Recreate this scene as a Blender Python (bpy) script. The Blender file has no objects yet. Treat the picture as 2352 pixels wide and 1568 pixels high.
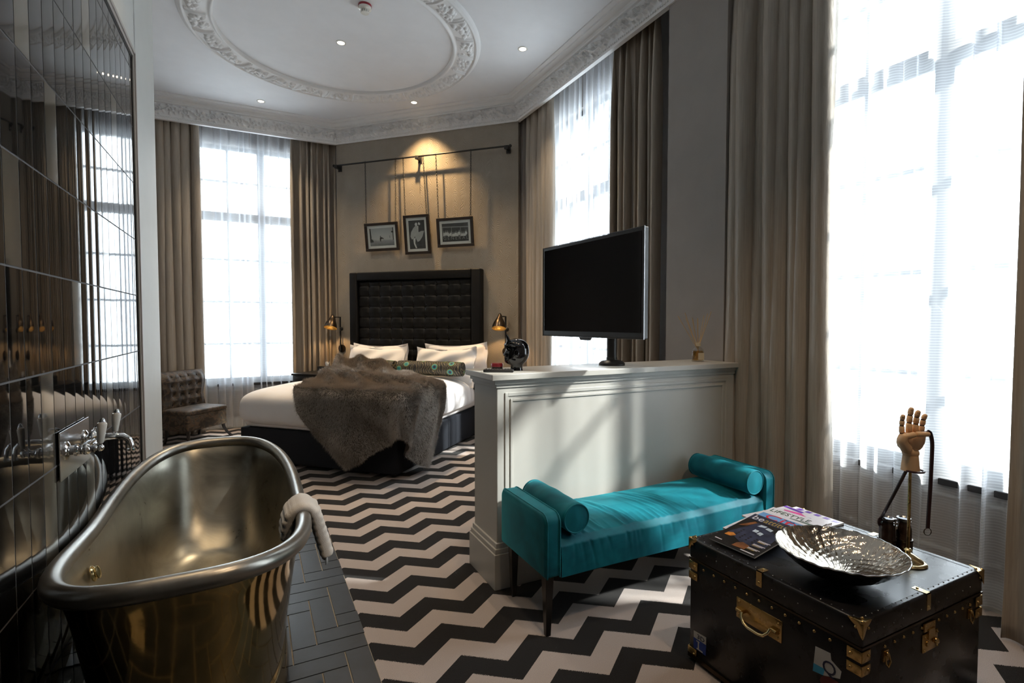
import bpy, bmesh, math, random
import numpy as np
from mathutils import Vector, Matrix, Euler

# ------------------------------------------------------------------ camera, light, exposure
SC = bpy.context.scene
COL = SC.collection
R = math.radians
PI = math.pi
cam_d = bpy.data.cameras.new('camera')
cam = bpy.data.objects.new('camera', cam_d)
COL.objects.link(cam)
cam_d.sensor_width = 36.0
cam_d.lens = 1184.0 / 2352.0 * 36.0
cam_d.clip_start = 0.02
cam_d.clip_end = 200
cam.location = (0, 0, 1.45)
cam.rotation_euler = (R(90 - 2.066), 0, R(-26.54))
SC.camera = cam

W = bpy.data.worlds.new('World')
SC.world = W
W.use_nodes = True
bgn = W.node_tree.nodes['Background']
bgn.inputs[0].default_value = (0.86, 0.93, 1.0, 1)
bgn.inputs[1].default_value = 11.0

sun_d = bpy.data.lights.new('sun', 'SUN')
sun_d.energy = 24.0
sun_d.angle = R(2.5)
sun_d.color = (1.0, 0.97, 0.92)
sun = bpy.data.objects.new('sun', sun_d)
COL.objects.link(sun)
sun.rotation_euler = Vector((-1, 0.74, -0.92)).to_track_quat('-Z', 'Y').to_euler()
sun.location = (6, -1, 8)

def portal(loc, rot, w, h):
    d = bpy.data.lights.new('window_daylight', 'AREA')
    d.shape = 'RECTANGLE'; d.size = w; d.size_y = h
    d.cycles.is_portal = True
    o = bpy.data.objects.new('window_daylight', d)
    o.location = loc; o.rotation_euler = rot
    COL.objects.link(o)
portal((0, 8.32, 2.27), (R(-90), 0, 0), 1.6, 3.3)
portal((3.62, 4.95, 2.27), (0, R(90), 0), 3.3, 1.6)
portal((3.62, 1.60, 2.27), (0, R(90), 0), 3.3, 1.6)

vs = SC.view_settings
SC.display_settings.display_device = 'sRGB'
vs.view_transform = 'Standard'
vs.look = 'None'
vs.gamma = 1.0
vs.use_curve_mapping = False
vs.exposure = -0.2
SC.cycles.max_bounces = 10
SC.cycles.diffuse_bounces = 5
SC.cycles.glossy_bounces = 5
SC.cycles.transmission_bounces = 8
SC.cycles.transparent_max_bounces = 24
SC.cycles.sample_clamp_indirect = 6.0
SC.cycles.caustics_reflective = False
SC.cycles.caustics_refractive = False
SC.cycles.use_denoising = True

rnd = random.Random(7)

# ------------------------------------------------------------------ object helpers
def tag(o, label=None, cat=None, group=None, kind=None):
    if label: o['label'] = label
    if cat: o['category'] = cat
    if group: o['group'] = group
    if kind: o['kind'] = kind
    return o

def thing(name, label, cat, loc=(0, 0, 0), rz=0.0, group=None, rot=None):
    o = bpy.data.objects.new(name, None)
    o.empty_display_size = 0.05
    COL.objects.link(o)
    o.location = loc
    o.rotation_euler = rot if rot else (0, 0, rz)
    return tag(o, label, cat, group)

def rotm(rx=0, ry=0, rz=0):
    return Euler((rx, ry, rz), 'XYZ').to_matrix()

def align(d):
    return Vector(d).to_track_quat('Z', 'Y').to_matrix()

class MB:
    def __init__(s):
        s.v = []; s.f = []; s.m = []; s.uv = None
    def add(s, vs_, fs_, mi=0):
        n = len(s.v)
        s.v.extend([tuple(p) for p in vs_])
        s.f.extend([tuple(i + n for i in f) for f in fs_])
        s.m.extend([mi] * len(fs_))
        return s
    def box(s, c, d, rot=None, mi=0, taper=1.0):
        x, y, z = d[0] / 2, d[1] / 2, d[2] / 2
        t = taper
        p = [(-x*t, -y*t, -z), (x*t, -y*t, -z), (x*t, y*t, -z), (-x*t, y*t, -z), (-x, -y, z), (x, -y, z), (x, y, z), (-x, y, z)]
        if rot is not None: p = [rot @ Vector(q) for q in p]
        p = [(q[0] + c[0], q[1] + c[1], q[2] + c[2]) for q in p]
        return s.add(p, [(3, 2, 1, 0), (4, 5, 6, 7), (0, 1, 5, 4), (1, 2, 6, 5), (2, 3, 7, 6), (3, 0, 4, 7)], mi)
    def box2(s, a, b, mi=0):
        return s.box([(a[i] + b[i]) / 2 for i in range(3)], [abs(b[i] - a[i]) for i in range(3)], None, mi)
    def prism(s, poly, d, M=None, mi=0):
        """poly in xy, extruded from z=0 to z=d, then transformed by 4x4 M"""
        n = len(poly)
        a = 0
        for i in range(n):
            x0, y0 = poly[i]; x1, y1 = poly[(i + 1) % n]; a += x0 * y1 - x1 * y0
        if (a < 0) != (d < 0): poly = poly[::-1]
        p = [Vector((x, y, 0)) for x, y in poly] + [Vector((x, y, d)) for x, y in poly]
        if M is not None: p = [M @ q for q in p]
        fs = [tuple(range(n - 1, -1, -1)), tuple(range(n, 2 * n))] + [(i, (i + 1) % n, n + (i + 1) % n, n + i) for i in range(n)]
        return s.add(p, fs, mi)
    def lathe(s, prof, c=(0, 0, 0), rot=None, n=32, mi=0, sx=1.0, sy=1.0):
        ps = []; fs = []
        for r, z in prof:
            for k in range(n):
                a = 2 * PI * k / n
                q = Vector((r * math.cos(a) * sx, r * math.sin(a) * sy, z))
                if rot is not None: q = rot @ q
                ps.append((q[0] + c[0], q[1] + c[1], q[2] + c[2]))
        m = len(prof)
        for i in range(m - 1):
            for k in range(n):
                k2 = (k + 1) % n
                fs.append((i * n + k, i * n + k2, (i + 1) * n + k2, (i + 1) * n + k))
        if prof[0][0] > 1e-5: fs.append(tuple(range(n - 1, -1, -1)))
        if prof[-1][0] > 1e-5: fs.append(tuple((m - 1) * n + k for k in range(n)))
        return s.add(ps, fs, mi)
    def cyl(s, a, b, r, r2=None, n=20, mi=0):
        a = Vector(a); b = Vector(b); d = b - a
        return s.lathe([(r, 0), (r if r2 is None else r2, d.length)], a, align(d), n, mi)
    def ball(s, c, r, n=20, sc=(1, 1, 1), rot=None, mi=0):
        m = max(6, n // 2); ps = []; fs = []
        for i in range(m + 1):
            t = PI * i / m
            for k in range(n):
                a = 2 * PI * k / n
                q = Vector((r * sc[0] * math.sin(t) * math.cos(a), r * sc[1] * math.sin(t) * math.sin(a), -r * sc[2] * math.cos(t)))
                if rot is not None: q = rot @ q
                ps.append((q[0] + c[0], q[1] + c[1], q[2] + c[2]))
        for i in range(m):
            for k in range(n):
                k2 = (k + 1) % n
                fs.append((i * n + k, i * n + k2, (i + 1) * n + k2, (i + 1) * n + k))
        return s.add(ps, fs, mi)
    def tube(s, path, r, n=12, mi=0, closed=False, flat=1.0):
        P = [Vector(p) for p in path]; m = len(P)
        if not callable(r):
            rr = r; r = lambda t: rr
        ps = []; fs = []
        up = None
        for i in range(m):
            if closed: t = (P[(i + 1) % m] - P[i - 1])
            else: t = P[min(i + 1, m - 1)] - P[max(i - 1, 0)]
            t.normalize()
            if up is None:
                up = Vector((0, 0, 1)) if abs(t.z) < 0.9 else Vector((1, 0, 0))
            a = t.cross(up)
            if a.length < 1e-6: a = t.orthogonal()
            a.normalize(); b = a.cross(t).normalized(); up = b
            R_ = r(i / max(1, m - 1))
            for k in range(n):
                an = 2 * PI * k / n
                ps.append(P[i] + a * (R_ * math.cos(an)) + b * (R_ * flat * math.sin(an)))
        for i in range(m if closed else m - 1):
            j = (i + 1) % m
            for k in range(n):
                k2 = (k + 1) % n
                fs.append((i * n + k, i * n + k2, j * n + k2, j * n + k))
        if not closed:
            fs.append(tuple(range(n - 1, -1, -1))); fs.append(tuple((m - 1) * n + k for k in range(n)))
        return s.add(ps, fs, mi)
    def grid(s, fn, nu, nv, cu=False, cv=False, mi=0, flip=False):
        ps = [fn(i / (nu if cu else nu - 1), j / (nv if cv else nv - 1)) for i in range(nu) for j in range(nv)]
        fs = []
        for i in range(nu if cu else nu - 1):
            for j in range(nv if cv else nv - 1):
                a = i * nv + j; b = ((i + 1) % nu) * nv + j; c = ((i + 1) % nu) * nv + (j + 1) % nv; d = i * nv + (j + 1) % nv
                fs.append((a, d, c, b) if flip else (a, b, c, d))
        return s.add(ps, fs, mi)
    def build(s, name, mats, parent=None, smooth=40, bevel=0, seg=2, loc=None, merge=False, solid=0, sub=0):
        me = bpy.data.meshes.new(name)
        me.from_pydata([tuple(map(float, p)) for p in s.v], [], s.f)
        if not isinstance(mats, (list, tuple)): mats = [mats]
        for m_ in mats: me.materials.append(m_)
        if len(mats) > 1: me.polygons.foreach_set('material_index', s.m)
        if merge or bevel:
            bm = bmesh.new(); bm.from_mesh(me)
            if merge: bmesh.ops.remove_doubles(bm, verts=bm.verts, dist=1e-5)
            if bevel:
                es = [e for e in bm.edges if len(e.link_faces) == 2 and e.calc_face_angle(0) > R(30)]
                bmesh.ops.bevel(bm, geom=es, offset=bevel, segments=seg, profile=0.5, affect='EDGES', clamp_overlap=True)
            bm.to_mesh(me); bm.free()
        me.validate()
        if smooth:
            me.polygons.foreach_set('use_smooth', [True] * len(me.polygons))
            me.set_sharp_from_angle(angle=R(smooth))
        me.update()
        o = bpy.data.objects.new(name, me)
        COL.objects.link(o)
        if parent is not None: o.parent = parent
        if loc is not None: o.location = loc
        if solid:
            md = o.modifiers.new('thickness', 'SOLIDIFY'); md.thickness = solid; md.offset = 0
        if sub:
            md = o.modifiers.new('smooth', 'SUBSURF'); md.levels = sub; md.render_levels = sub
        return o

def np_mesh(name, V, F, mats, parent=None, smooth=True, mi=None):
    """fast mesh from numpy arrays; F is (n,3) or (n,4)"""
    me = bpy.data.meshes.new(name)
    V = np.asarray(V, dtype=np.float32); F = np.asarray(F, dtype=np.int32)
    k = F.shape[1]
    me.vertices.add(len(V)); me.vertices.foreach_set('co', V.ravel())
    me.loops.add(F.size); me.loops.foreach_set('vertex_index', F.ravel())
    me.polygons.add(len(F))
    me.polygons.foreach_set('loop_start', np.arange(0, F.size, k, dtype=np.int32))
    me.polygons.foreach_set('loop_total', np.full(len(F), k, dtype=np.int32))
    if not isinstance(mats, (list, tuple)): mats = [mats]
    for m_ in mats: me.materials.append(m_)
    if mi is not None: me.polygons.foreach_set('material_index', np.asarray(mi, dtype=np.int32))
    me.update(calc_edges=True)
    me.polygons.foreach_set('use_smooth', [smooth] * len(F))
    o = bpy.data.objects.new(name, me)
    COL.objects.link(o)
    if parent is not None: o.parent = parent
    return o

def np_grid(X, Y, Z, cu=False, cv=False):
    nu, nv = X.shape
    V = np.stack([X.ravel(), Y.ravel(), Z.ravel()], 1)
    I = np.arange(nu if cu else nu - 1)[:, None]; J = np.arange(nv if cv else nv - 1)[None]
    a = I * nv + J; b = ((I + 1) % nu) * nv + J; c = ((I + 1) % nu) * nv + (J + 1) % nv; d = I * nv + (J + 1) % nv
    F = np.stack([a.ravel(), b.ravel(), c.ravel(), d.ravel()], 1)
    return V, F

def copy_tree(o, parent=None):
    c = o.copy(); COL.objects.link(c)
    if parent is not None: c.parent = parent
    for ch in o.children: copy_tree(ch, c)
    return c

def text(body, size, mat, parent, M, name='lettering', depth=0.0006, font_scale=(1, 1), align_x='LEFT', space=1.0, shear=0):
    cu = bpy.data.curves.new(name, 'FONT')
    cu.body = body; cu.size = size; cu.extrude = depth; cu.align_x = align_x
    cu.space_character = space; cu.shear = shear; cu.resolution_u = 3
    tmp = bpy.data.objects.new(name, cu)
    me = bpy.data.meshes.new_from_object(tmp)
    bpy.data.objects.remove(tmp); 
    me.transform(Matrix.Diagonal((font_scale[0], font_scale[1], 1, 1)))
    me.transform(M)
    me.materials.clear(); me.materials.append(mat)
    me.name = name
    o = bpy.data.objects.new(name, me)
    COL.objects.link(o); o.parent = parent
    return o

def basis(o, x, y, z=None):
    """4x4 with columns x,y,z axes at origin o"""
    x = Vector(x).normalized(); y = Vector(y).normalized()
    z = x.cross(y).normalized()
    M = Matrix.Identity(4)
    for i in range(3):
        M[i][0] = x[i]; M[i][1] = y[i]; M[i][2] = z[i]; M[i][3] = o[i]
    return M

# ------------------------------------------------------------------ materials
def nt_mat(name):
    m = bpy.data.materials.new(name); m.use_nodes = True
    nt = m.node_tree
    return m, nt, nt.nodes['Principled BSDF']

def math_n(nt, op, a, b=None, c=None):
    n = nt.nodes.new('ShaderNodeMath'); n.operation = op
    for i, v in enumerate([a, b, c]):
        if v is None: continue
        if isinstance(v, (int, float)): n.inputs[i].default_value = v
        else: nt.links.new(v, n.inputs[i])
    return n.outputs[0]

def coords(nt, kind='Object', scale=(1, 1, 1), rot=(0, 0, 0), loc=(0, 0, 0)):
    tc = nt.nodes.new('ShaderNodeTexCoord'); mp = nt.nodes.new('ShaderNodeMapping')
    mp.inputs['Scale'].default_value = scale; mp.inputs['Rotation'].default_value = rot; mp.inputs['Location'].default_value = loc
    nt.links.new(tc.outputs[kind], mp.inputs[0])
    return mp.outputs[0]

def noise_n(nt, vec, scale=5, detail=4, rough=0.5, dist=0):
    n = nt.nodes.new('ShaderNodeTexNoise')
    n.inputs['Scale'].default_value = scale; n.inputs['Detail'].default_value = detail
    n.inputs['Roughness'].default_value = rough; n.inputs['Distortion'].default_value = dist
    if vec is not None: nt.links.new(vec, n.inputs['Vector'])
    return n

def ramp_n(nt, fac, stops, interp='LINEAR'):
    n = nt.nodes.new('ShaderNodeValToRGB'); n.color_ramp.interpolation = interp
    el = n.color_ramp.elements
    while len(el) < len(stops): el.new(0.5)
    for e, (p, c) in zip(el, stops):
        e.position = p; e.color = tuple(c) + ((1,) if len(c) == 3 else ())
    nt.links.new(fac, n.inputs[0])
    return n.outputs[0]

def mix_c(nt, fac, a, b, mode='MIX'):
    n = nt.nodes.new('ShaderNodeMix'); n.data_type = 'RGBA'; n.blend_type = mode
    for sock, v in ((n.inputs[0], fac), (n.inputs[6], a), (n.inputs[7], b)):
        if isinstance(v, (int, float)): sock.default_value = v
        elif isinstance(v, tuple): sock.default_value = v + ((1,) if len(v) == 3 else ())
        else: nt.links.new(v, sock)
    return n.outputs[2]

def bump_n(nt, h, bs, strength=0.3, dist=0.01):
    n = nt.nodes.new('ShaderNodeBump'); n.inputs['Strength'].default_value = strength; n.inputs['Distance'].default_value = dist
    nt.links.new(h, n.inputs['Height']); nt.links.new(n.outputs[0], bs.inputs['Normal'])
    return n

def simple(name, col, rough=0.5, metal=0.0, var=0.0, vscale=6, bump=0, bscale=60, bdist=0.002, sheen=0, coat=0, stretch=(1, 1, 1), spec=0.5, rvar=0):
    m, nt, b = nt_mat(name)
    b.inputs['Base Color'].default_value = tuple(col) + (1,)
    b.inputs['Roughness'].default_value = rough
    b.inputs['Metallic'].default_value = metal
    b.inputs['Specular IOR Level'].default_value = spec
    b.inputs['Sheen Weight'].default_value = sheen
    b.inputs['Sheen Roughness'].default_value = 0.4
    b.inputs['Coat Weight'].default_value = coat
    v = coords(nt, scale=stretch)
    n = noise_n(nt, v, vscale, 5)
    lo = tuple(max(0, c * (1 - var)) for c in col); hi = tuple(min(1, c * (1 + var)) for c in col)
    nt.links.new(ramp_n(nt, n.outputs[0], [(0.3, lo), (0.7, hi)]), b.inputs['Base Color'])
    if rvar:
        nt.links.new(math_n(nt, 'ADD', math_n(nt, 'MULTIPLY', n.outputs[0], rvar), rough - rvar / 2), b.inputs['Roughness'])
    if bump:
        n2 = noise_n(nt, v, bscale, 4)
        bump_n(nt, n2.outputs[0], b, bump, bdist)
    return m

M = {}
M['ceiling'] = simple('ceiling paint', (0.80, 0.81, 0.83), 0.75, var=0.02)
M['plaster'] = simple('white plaster moulding', (0.80, 0.80, 0.80), 0.6, var=0.03, bump=0.15, bscale=40)
M['frame_paint'] = simple('pale grey wall paint', (0.60, 0.61, 0.59), 0.55, var=0.02, bump=0.05, bscale=90)
M['taupe_paint'] = simple('taupe wall paint', (0.34, 0.31, 0.285), 0.6, var=0.03, bump=0.05, bscale=90)
M['mould_paint'] = simple('taupe moulding paint', (0.42, 0.385, 0.35), 0.4, var=0.03)
M['console_paint'] = simple('grey eggshell paint', (0.52, 0.51, 0.475), 0.38, var=0.02, bump=0.03, bscale=120)
M['black_gap'] = simple('black sealant', (0.01, 0.01, 0.01), 0.5)
M['grout'] = simple('grey grout', (0.16, 0.16, 0.165), 0.8, var=0.1)
M['grout2'] = simple('beige grout', (0.36, 0.31, 0.23), 0.85, var=0.15, vscale=30)
M['tile'] = simple('black glazed tile', (0.006, 0.006, 0.006), 0.035, var=0.2, spec=0.40)
M['tile_light'] = simple('bronze mirror tile', (0.17, 0.155, 0.125), 0.09, metal=0.6, var=0.06)
M['stone'] = simple('charcoal stone plank', (0.019, 0.023, 0.031), 0.42, var=0.30, vscale=14, bump=0.12, bscale=50, stretch=(1, 1, 1), rvar=0.15)
M['black_metal'] = simple('black metal', (0.012, 0.012, 0.012), 0.42, var=0.1)
M['bronze'] = simple('dark bronze', (0.055, 0.040, 0.028), 0.30, metal=0.9, var=0.15)
M['shade_gold'] = simple('gold shade lining', (0.95, 0.70, 0.25), 0.45, metal=0.2)
M['chrome'] = simple('chrome', (0.86, 0.86, 0.87), 0.06, metal=1.0, var=0.01)
M['steel'] = simple('brushed steel', (0.62, 0.61, 0.60), 0.16, metal=1.0, var=0.03)
M['porcelain'] = simple('white porcelain', (0.82, 0.80, 0.74), 0.12, var=0.01)
M['brass'] = simple('aged brass', (0.55, 0.37, 0.15), 0.27, metal=1.0, var=0.15, vscale=18, rvar=0.15, bump=0.08, bscale=35)
M['brass_pale'] = simple('pale polished brass', (0.86, 0.70, 0.38), 0.16, metal=1.0, var=0.08, vscale=20)
M['black_leather'] = simple('black trunk leather', (0.009, 0.009, 0.011), 0.28, var=0.3, vscale=12, bump=0.12, bscale=160, bdist=0.001, rvar=0.12)
M['trunk_edge'] = simple('dark trunk trim', (0.014, 0.012, 0.012), 0.4, var=0.3, bump=0.1, bscale=100)
M['hb_leather'] = simple('black headboard leather', (0.004, 0.004, 0.004), 0.48, var=0.2, spec=0.22)
M['linen'] = simple('white bed linen', (0.82, 0.80, 0.80), 0.7, var=0.02, sheen=0.2, bump=0.06, bscale=14, bdist=0.01)
M['base_fabric'] = simple('charcoal bed base fabric', (0.020, 0.023, 0.030), 0.9, var=0.2, vscale=200, bump=0.3, bscale=400, bdist=0.001, spec=0.2)
M['black_wood'] = simple('black lacquered wood', (0.010, 0.009, 0.009), 0.28, var=0.2)
M['towel'] = simple('white towelling', (0.80, 0.77, 0.72), 0.95, var=0.03, bump=0.8, bscale=350, bdist=0.002, sheen=0.4)
M['wood_hand'] = simple('pale beech wood', (0.86, 0.57, 0.33), 0.40, var=0.14, vscale=9, stretch=(1, 1, 0.12))
M['wood_joint'] = simple('dark wood joint', (0.10, 0.05, 0.03), 0.4)
M['strap'] = simple('dark burgundy leather', (0.035, 0.010, 0.014), 0.38, var=0.2)
M['bino'] = simple('brown leather', (0.030, 0.014, 0.008), 0.25, var=0.3, vscale=20)
M['black_gloss'] = simple('glossy black ceramic', (0.005, 0.005, 0.006), 0.05, spec=0.7)
M['tv_plastic'] = simple('matt black plastic', (0.012, 0.012, 0.013), 0.35)
M['tv_screen'] = simple('black screen glass', (0.003, 0.003, 0.0035), 0.08, spec=0.16)
M['silver_edge'] = simple('silver edge', (0.25, 0.25, 0.26), 0.25, metal=0.9)
M['red'] = simple('dark red glazed box', (0.30, 0.02, 0.035), 0.3, var=0.1)
M['paper'] = simple('white paper', (0.80, 0.79, 0.78), 0.6, var=0.02)
M['black_card'] = simple('black print', (0.02, 0.02, 0.02), 0.3)
M['reed'] = simple('natural reed', (0.66, 0.44, 0.20), 0.6, var=0.1)
M['label_paper'] = simple('cream label', (0.70, 0.62, 0.45), 0.6)
M['walnut'] = simple('dark walnut frame', (0.018, 0.011, 0.007), 0.35, var=0.3, vscale=15)
M['win_frame'] = simple('black window paint', (0.018, 0.018, 0.02), 0.4, var=0.1)
M['rubber'] = simple('dark sill stone', (0.03, 0.03, 0.033), 0.5)

def cloth_mat(name, col, rough=0.45, sheen=0.3, streak=0.12, metal=0.0):
    m, nt, b = nt_mat(name)
    v = coords(nt, scale=(60, 60, 1.2))
    n = noise_n(nt, v, 3, 3)
    lo = tuple(c * (1 - streak) for c in col); hi = tuple(c * (1 + streak) for c in col)
    nt.links.new(ramp_n(nt, n.outputs[0], [(0.3, lo), (0.7, hi)]), b.inputs['Base Color'])
    b.inputs['Roughness'].default_value = rough; b.inputs['Sheen Weight'].default_value = sheen
    b.inputs['Sheen Roughness'].default_value = 0.35
    b.inputs['Metallic'].default_value = metal
    v2 = coords(nt, scale=(1, 1, 0.35)); n2 = noise_n(nt, v2, 9, 4, 0.6)
    bump_n(nt, n2.outputs[0], b, 0.35, 0.02)
    return m
M['curtain'] = cloth_mat('taupe satin curtain', (0.37, 0.318, 0.26), 0.38, 0.04)

# velvet
m, nt, b = nt_mat('teal velvet')
v = coords(nt); n = noise_n(nt, v, 4.5, 3, 0.6, 0.6)
nt.links.new(ramp_n(nt, n.outputs[0], [(0.35, (0.000, 0.090, 0.130)), (0.65, (0.003, 0.165, 0.215))]), b.inputs['Base Color'])
b.inputs['Roughness'].default_value = 0.62
b.inputs['Specular IOR Level'].default_value = 0.25
b.inputs['Sheen Weight'].default_value = 0.75
b.inputs['Sheen Tint'].default_value = (0.10, 0.85, 0.95, 1)
b.inputs['Sheen Roughness'].default_value = 0.32
n2 = noise_n(nt, v, 300, 3); bump_n(nt, n2.outputs[0], b, 0.25, 0.001)
M['velvet'] = m

# carpet with zigzag stripes
m, nt, b = nt_mat('zigzag carpet')
v = coords(nt)
sep = nt.nodes.new('ShaderNodeSeparateXYZ')
nz = noise_n(nt, v, 260, 2)
jit = math_n(nt, 'MULTIPLY', math_n(nt, 'SUBTRACT', nz.outputs[0], 0.5), 0.016)
nt.links.new(v, sep.inputs[0])
px, s_, hy = 0.3338, 0.13355, 0.1262
x0, y0 = 0.7855, 4.4735
tx = math_n(nt, 'DIVIDE', math_n(nt, 'SUBTRACT', math_n(nt, 'ADD', sep.outputs[0], jit), x0), px)
fr = math_n(nt, 'FRACT', tx)
tri = math_n(nt, 'SUBTRACT', 1.0, math_n(nt, 'ABSOLUTE', math_n(nt, 'SUBTRACT', math_n(nt, 'MULTIPLY', fr, 2.0), 1.0)))
yy = math_n(nt, 'SUBTRACT', math_n(nt, 'SUBTRACT', y0, math_n(nt, 'ADD', sep.outputs[1], jit)), math_n(nt, 'MULTIPLY', tri, hy))
q = math_n(nt, 'FRACT', math_n(nt, 'MULTIPLY', math_n(nt, 'DIVIDE', yy, s_), 0.5))
blk = math_n(nt, 'LESS_THAN', q, 0.5)
n3 = noise_n(nt, v, 420, 3)
n4 = noise_n(nt, v, 3, 4)
light = ramp_n(nt, n3.outputs[0], [(0.3, (0.39, 0.335, 0.31)), (0.7, (0.62, 0.545, 0.51))])
dark = ramp_n(nt, n3.outputs[0], [(0.3, (0.007, 0.006, 0.006)), (0.7, (0.015, 0.013, 0.012))])
light = mix_c(nt, math_n(nt, 'MULTIPLY', n4.outputs[0], 0.25), light, (0.33, 0.28, 0.25))
nt.links.new(mix_c(nt, blk, light, dark), b.inputs['Base Color'])
b.inputs['Roughness'].default_value = 0.95; b.inputs['Specular IOR Level'].default_value = 0.1
b.inputs['Sheen Weight'].default_value = 0.15
bump_n(nt, n3.outputs[0], b, 0.6, 0.006)
M['carpet'] = m

# leaf-relief wallpaper
m, nt, b = nt_mat('leaf relief wallpaper')
v = coords(nt, scale=(1, 1, 1), rot=(0, 0, R(45)))     # x runs along the bed wall
sp = nt.nodes.new('ShaderNodeSeparateXYZ'); nt.links.new(v, sp.inputs[0])
pitch = 0.125
cx = math_n(nt, 'DIVIDE', sp.outputs[0], pitch)
f1 = math_n(nt, 'FRACT', cx)
ab = math_n(nt, 'ABSOLUTE', math_n(nt, 'SUBTRACT', f1, 0.5))
curve = math_n(nt, 'MULTIPLY', math_n(nt, 'POWER', ab, 0.6), 0.17)
nn = noise_n(nt, v, 6, 3)
ph = math_n(nt, 'ADD', math_n(nt, 'DIVIDE', math_n(nt, 'SUBTRACT', sp.outputs[2], curve), 0.026), math_n(nt, 'MULTIPLY', nn.outputs[0], 9.0))
wv = math_n(nt, 'SINE', math_n(nt, 'MULTIPLY', ph, 6.283))
bump_n(nt, wv, b, 0.22, 0.005)
n5 = noise_n(nt, v, 5, 3)
c1 = ramp_n(nt, n5.outputs[0], [(0.3, (0.285, 0.25, 0.205)), (0.7, (0.325, 0.285, 0.235))])
nt.links.new(mix_c(nt, math_n(nt, 'MULTIPLY', math_n(nt, 'ADD', wv, 1.0), 0.16), c1, (0.25, 0.215, 0.165)), b.inputs['Base Color'])
b.inputs['Roughness'].default_value = 0.42
M['wallpaper'] = m

# sheer voile with fine horizontal threads
def sheer_mat():
    m = bpy.data.materials.new('white voile'); m.use_nodes = True; nt = m.node_tree
    nt.nodes.remove(nt.nodes['Principled BSDF'])
    out = nt.nodes['Material Output']
    tr = nt.nodes.new('ShaderNodeBsdfTransparent'); tr.inputs[0].default_value = (0.97, 0.98, 1, 1)
    df = nt.nodes.new('ShaderNodeBsdfDiffuse'); df.inputs[0].default_value = (0.84, 0.86, 0.90, 1)
    tl = nt.nodes.new('ShaderNodeBsdfTranslucent'); tl.inputs[0].default_value = (0.84, 0.87, 0.92, 1)
    mx = nt.nodes.new('ShaderNodeMixShader'); mx.inputs[0].default_value = 0.5
    nt.links.new(df.outputs[0], mx.inputs[1]); nt.links.new(tl.outputs[0], mx.inputs[2])
    mm = nt.nodes.new('ShaderNodeMixShader')
    v = coords(nt); sp = nt.nodes.new('ShaderNodeSeparateXYZ'); nt.links.new(v, sp.inputs[0])
    w = math_n(nt, 'SINE', math_n(nt, 'MULTIPLY', sp.outputs[2], 2 * PI / 0.0145))
    th = math_n(nt, 'GREATER_THAN', w, 0.55)
    lw = nt.nodes.new('ShaderNodeLayerWeight'); lw.inputs[0].default_value = 0.5
    fac = math_n(nt, 'ADD', math_n(nt, 'ADD', 0.38, math_n(nt, 'MULTIPLY', th, 0.13)), math_n(nt, 'MULTIPLY', lw.outputs['Facing'], 0.34))
    nt.links.new(math_n(nt, 'MINIMUM', fac, 0.95), mm.inputs[0])
    nt.links.new(tr.outputs[0], mm.inputs[1]); nt.links.new(mx.outputs[0], mm.inputs[2])
    nt.links.new(mm.outputs[0], out.inputs[0])
    return m
M['sheer'] = sheer_mat()

def glass_mat(name, tint=(1, 1, 1), refl=0.06):
    m = bpy.data.materials.new(name); m.use_nodes = True; nt = m.node_tree
    nt.nodes.remove(nt.nodes['Principled BSDF']); out = nt.nodes['Material Output']
    tr = nt.nodes.new('ShaderNodeBsdfTransparent'); tr.inputs[0].default_value = tint + (1,)
    gl = nt.nodes.new('ShaderNodeBsdfGlossy'); gl.inputs['Roughness'].default_value = 0.02
    fr = nt.nodes.new('ShaderNodeLayerWeight'); fr.inputs[0].default_value = 0.15
    mx = nt.nodes.new('ShaderNodeMixShader')
    nt.links.new(math_n(nt, 'ADD', refl, math_n(nt, 'MULTIPLY', fr.outputs['Facing'], 0.35)), mx.inputs[0])
    nt.links.new(tr.outputs[0], mx.inputs[1]); nt.links.new(gl.outputs[0], mx.inputs[2])
    nt.links.new(mx.outputs[0], out.inputs[0])
    return m
M['glass'] = glass_mat('window glass', (0.97, 0.99, 0.98), 0.03)
M['bottle_glass'] = glass_mat('clear bottle glass', (0.93, 0.94, 0.92), 0.08)
M['amber'] = glass_mat('amber oil', (0.80, 0.62, 0.30), 0.04)

def emit(name, col, s):
    m = bpy.data.materials.new(name); m.use_nodes = True; nt = m.node_tree
    nt.nodes.remove(nt.nodes['Principled BSDF']); e = nt.nodes.new('ShaderNodeEmission')
    e.inputs[0].default_value = tuple(col) + (1,); e.inputs[1].default_value = s
    nt.links.new(e.outputs[0], nt.nodes['Material Output'].inputs[0])
    return m
M['lamp_glow'] = emit('lit downlight', (1, 0.86, 0.66), 14)
M['bulb'] = emit('lit bulb', (1, 0.76, 0.40), 320)

# tub metals
def tub_mat(name, c1, c2, r0, r1, bump=0.1, metal=1.0):
    m, nt, b = nt_mat(name)
    v = coords(nt); n = noise_n(nt, v, 3.5, 6, 0.65, 0.8); n2 = noise_n(nt, v, 22, 3)
    nt.links.new(ramp_n(nt, n.outputs[0], [(0.32, c1), (0.68, c2)]), b.inputs['Base Color'])
    b.inputs['Metallic'].default_value = metal
    nt.links.new(ramp_n(nt, n.outputs[0], [(0.3, (r0,) * 3), (0.7, (r1,) * 3)]), b.inputs['Roughness'])
    bump_n(nt, n2.outputs[0], b, bump, 0.004)
    return m
M['tub_out'] = tub_mat('polished brass tub skin', (0.42, 0.30, 0.12), (0.62, 0.47, 0.22), 0.06, 0.14, 0.05)
M['tub_in'] = tub_mat('burnished nickel', (0.26, 0.245, 0.20), (0.44, 0.415, 0.345), 0.24, 0.42, 0.10)
M['tub_rim'] = tub_mat('worn nickel rim', (0.28, 0.265, 0.235), (0.42, 0.40, 0.36), 0.28, 0.42, 0.10)

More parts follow.
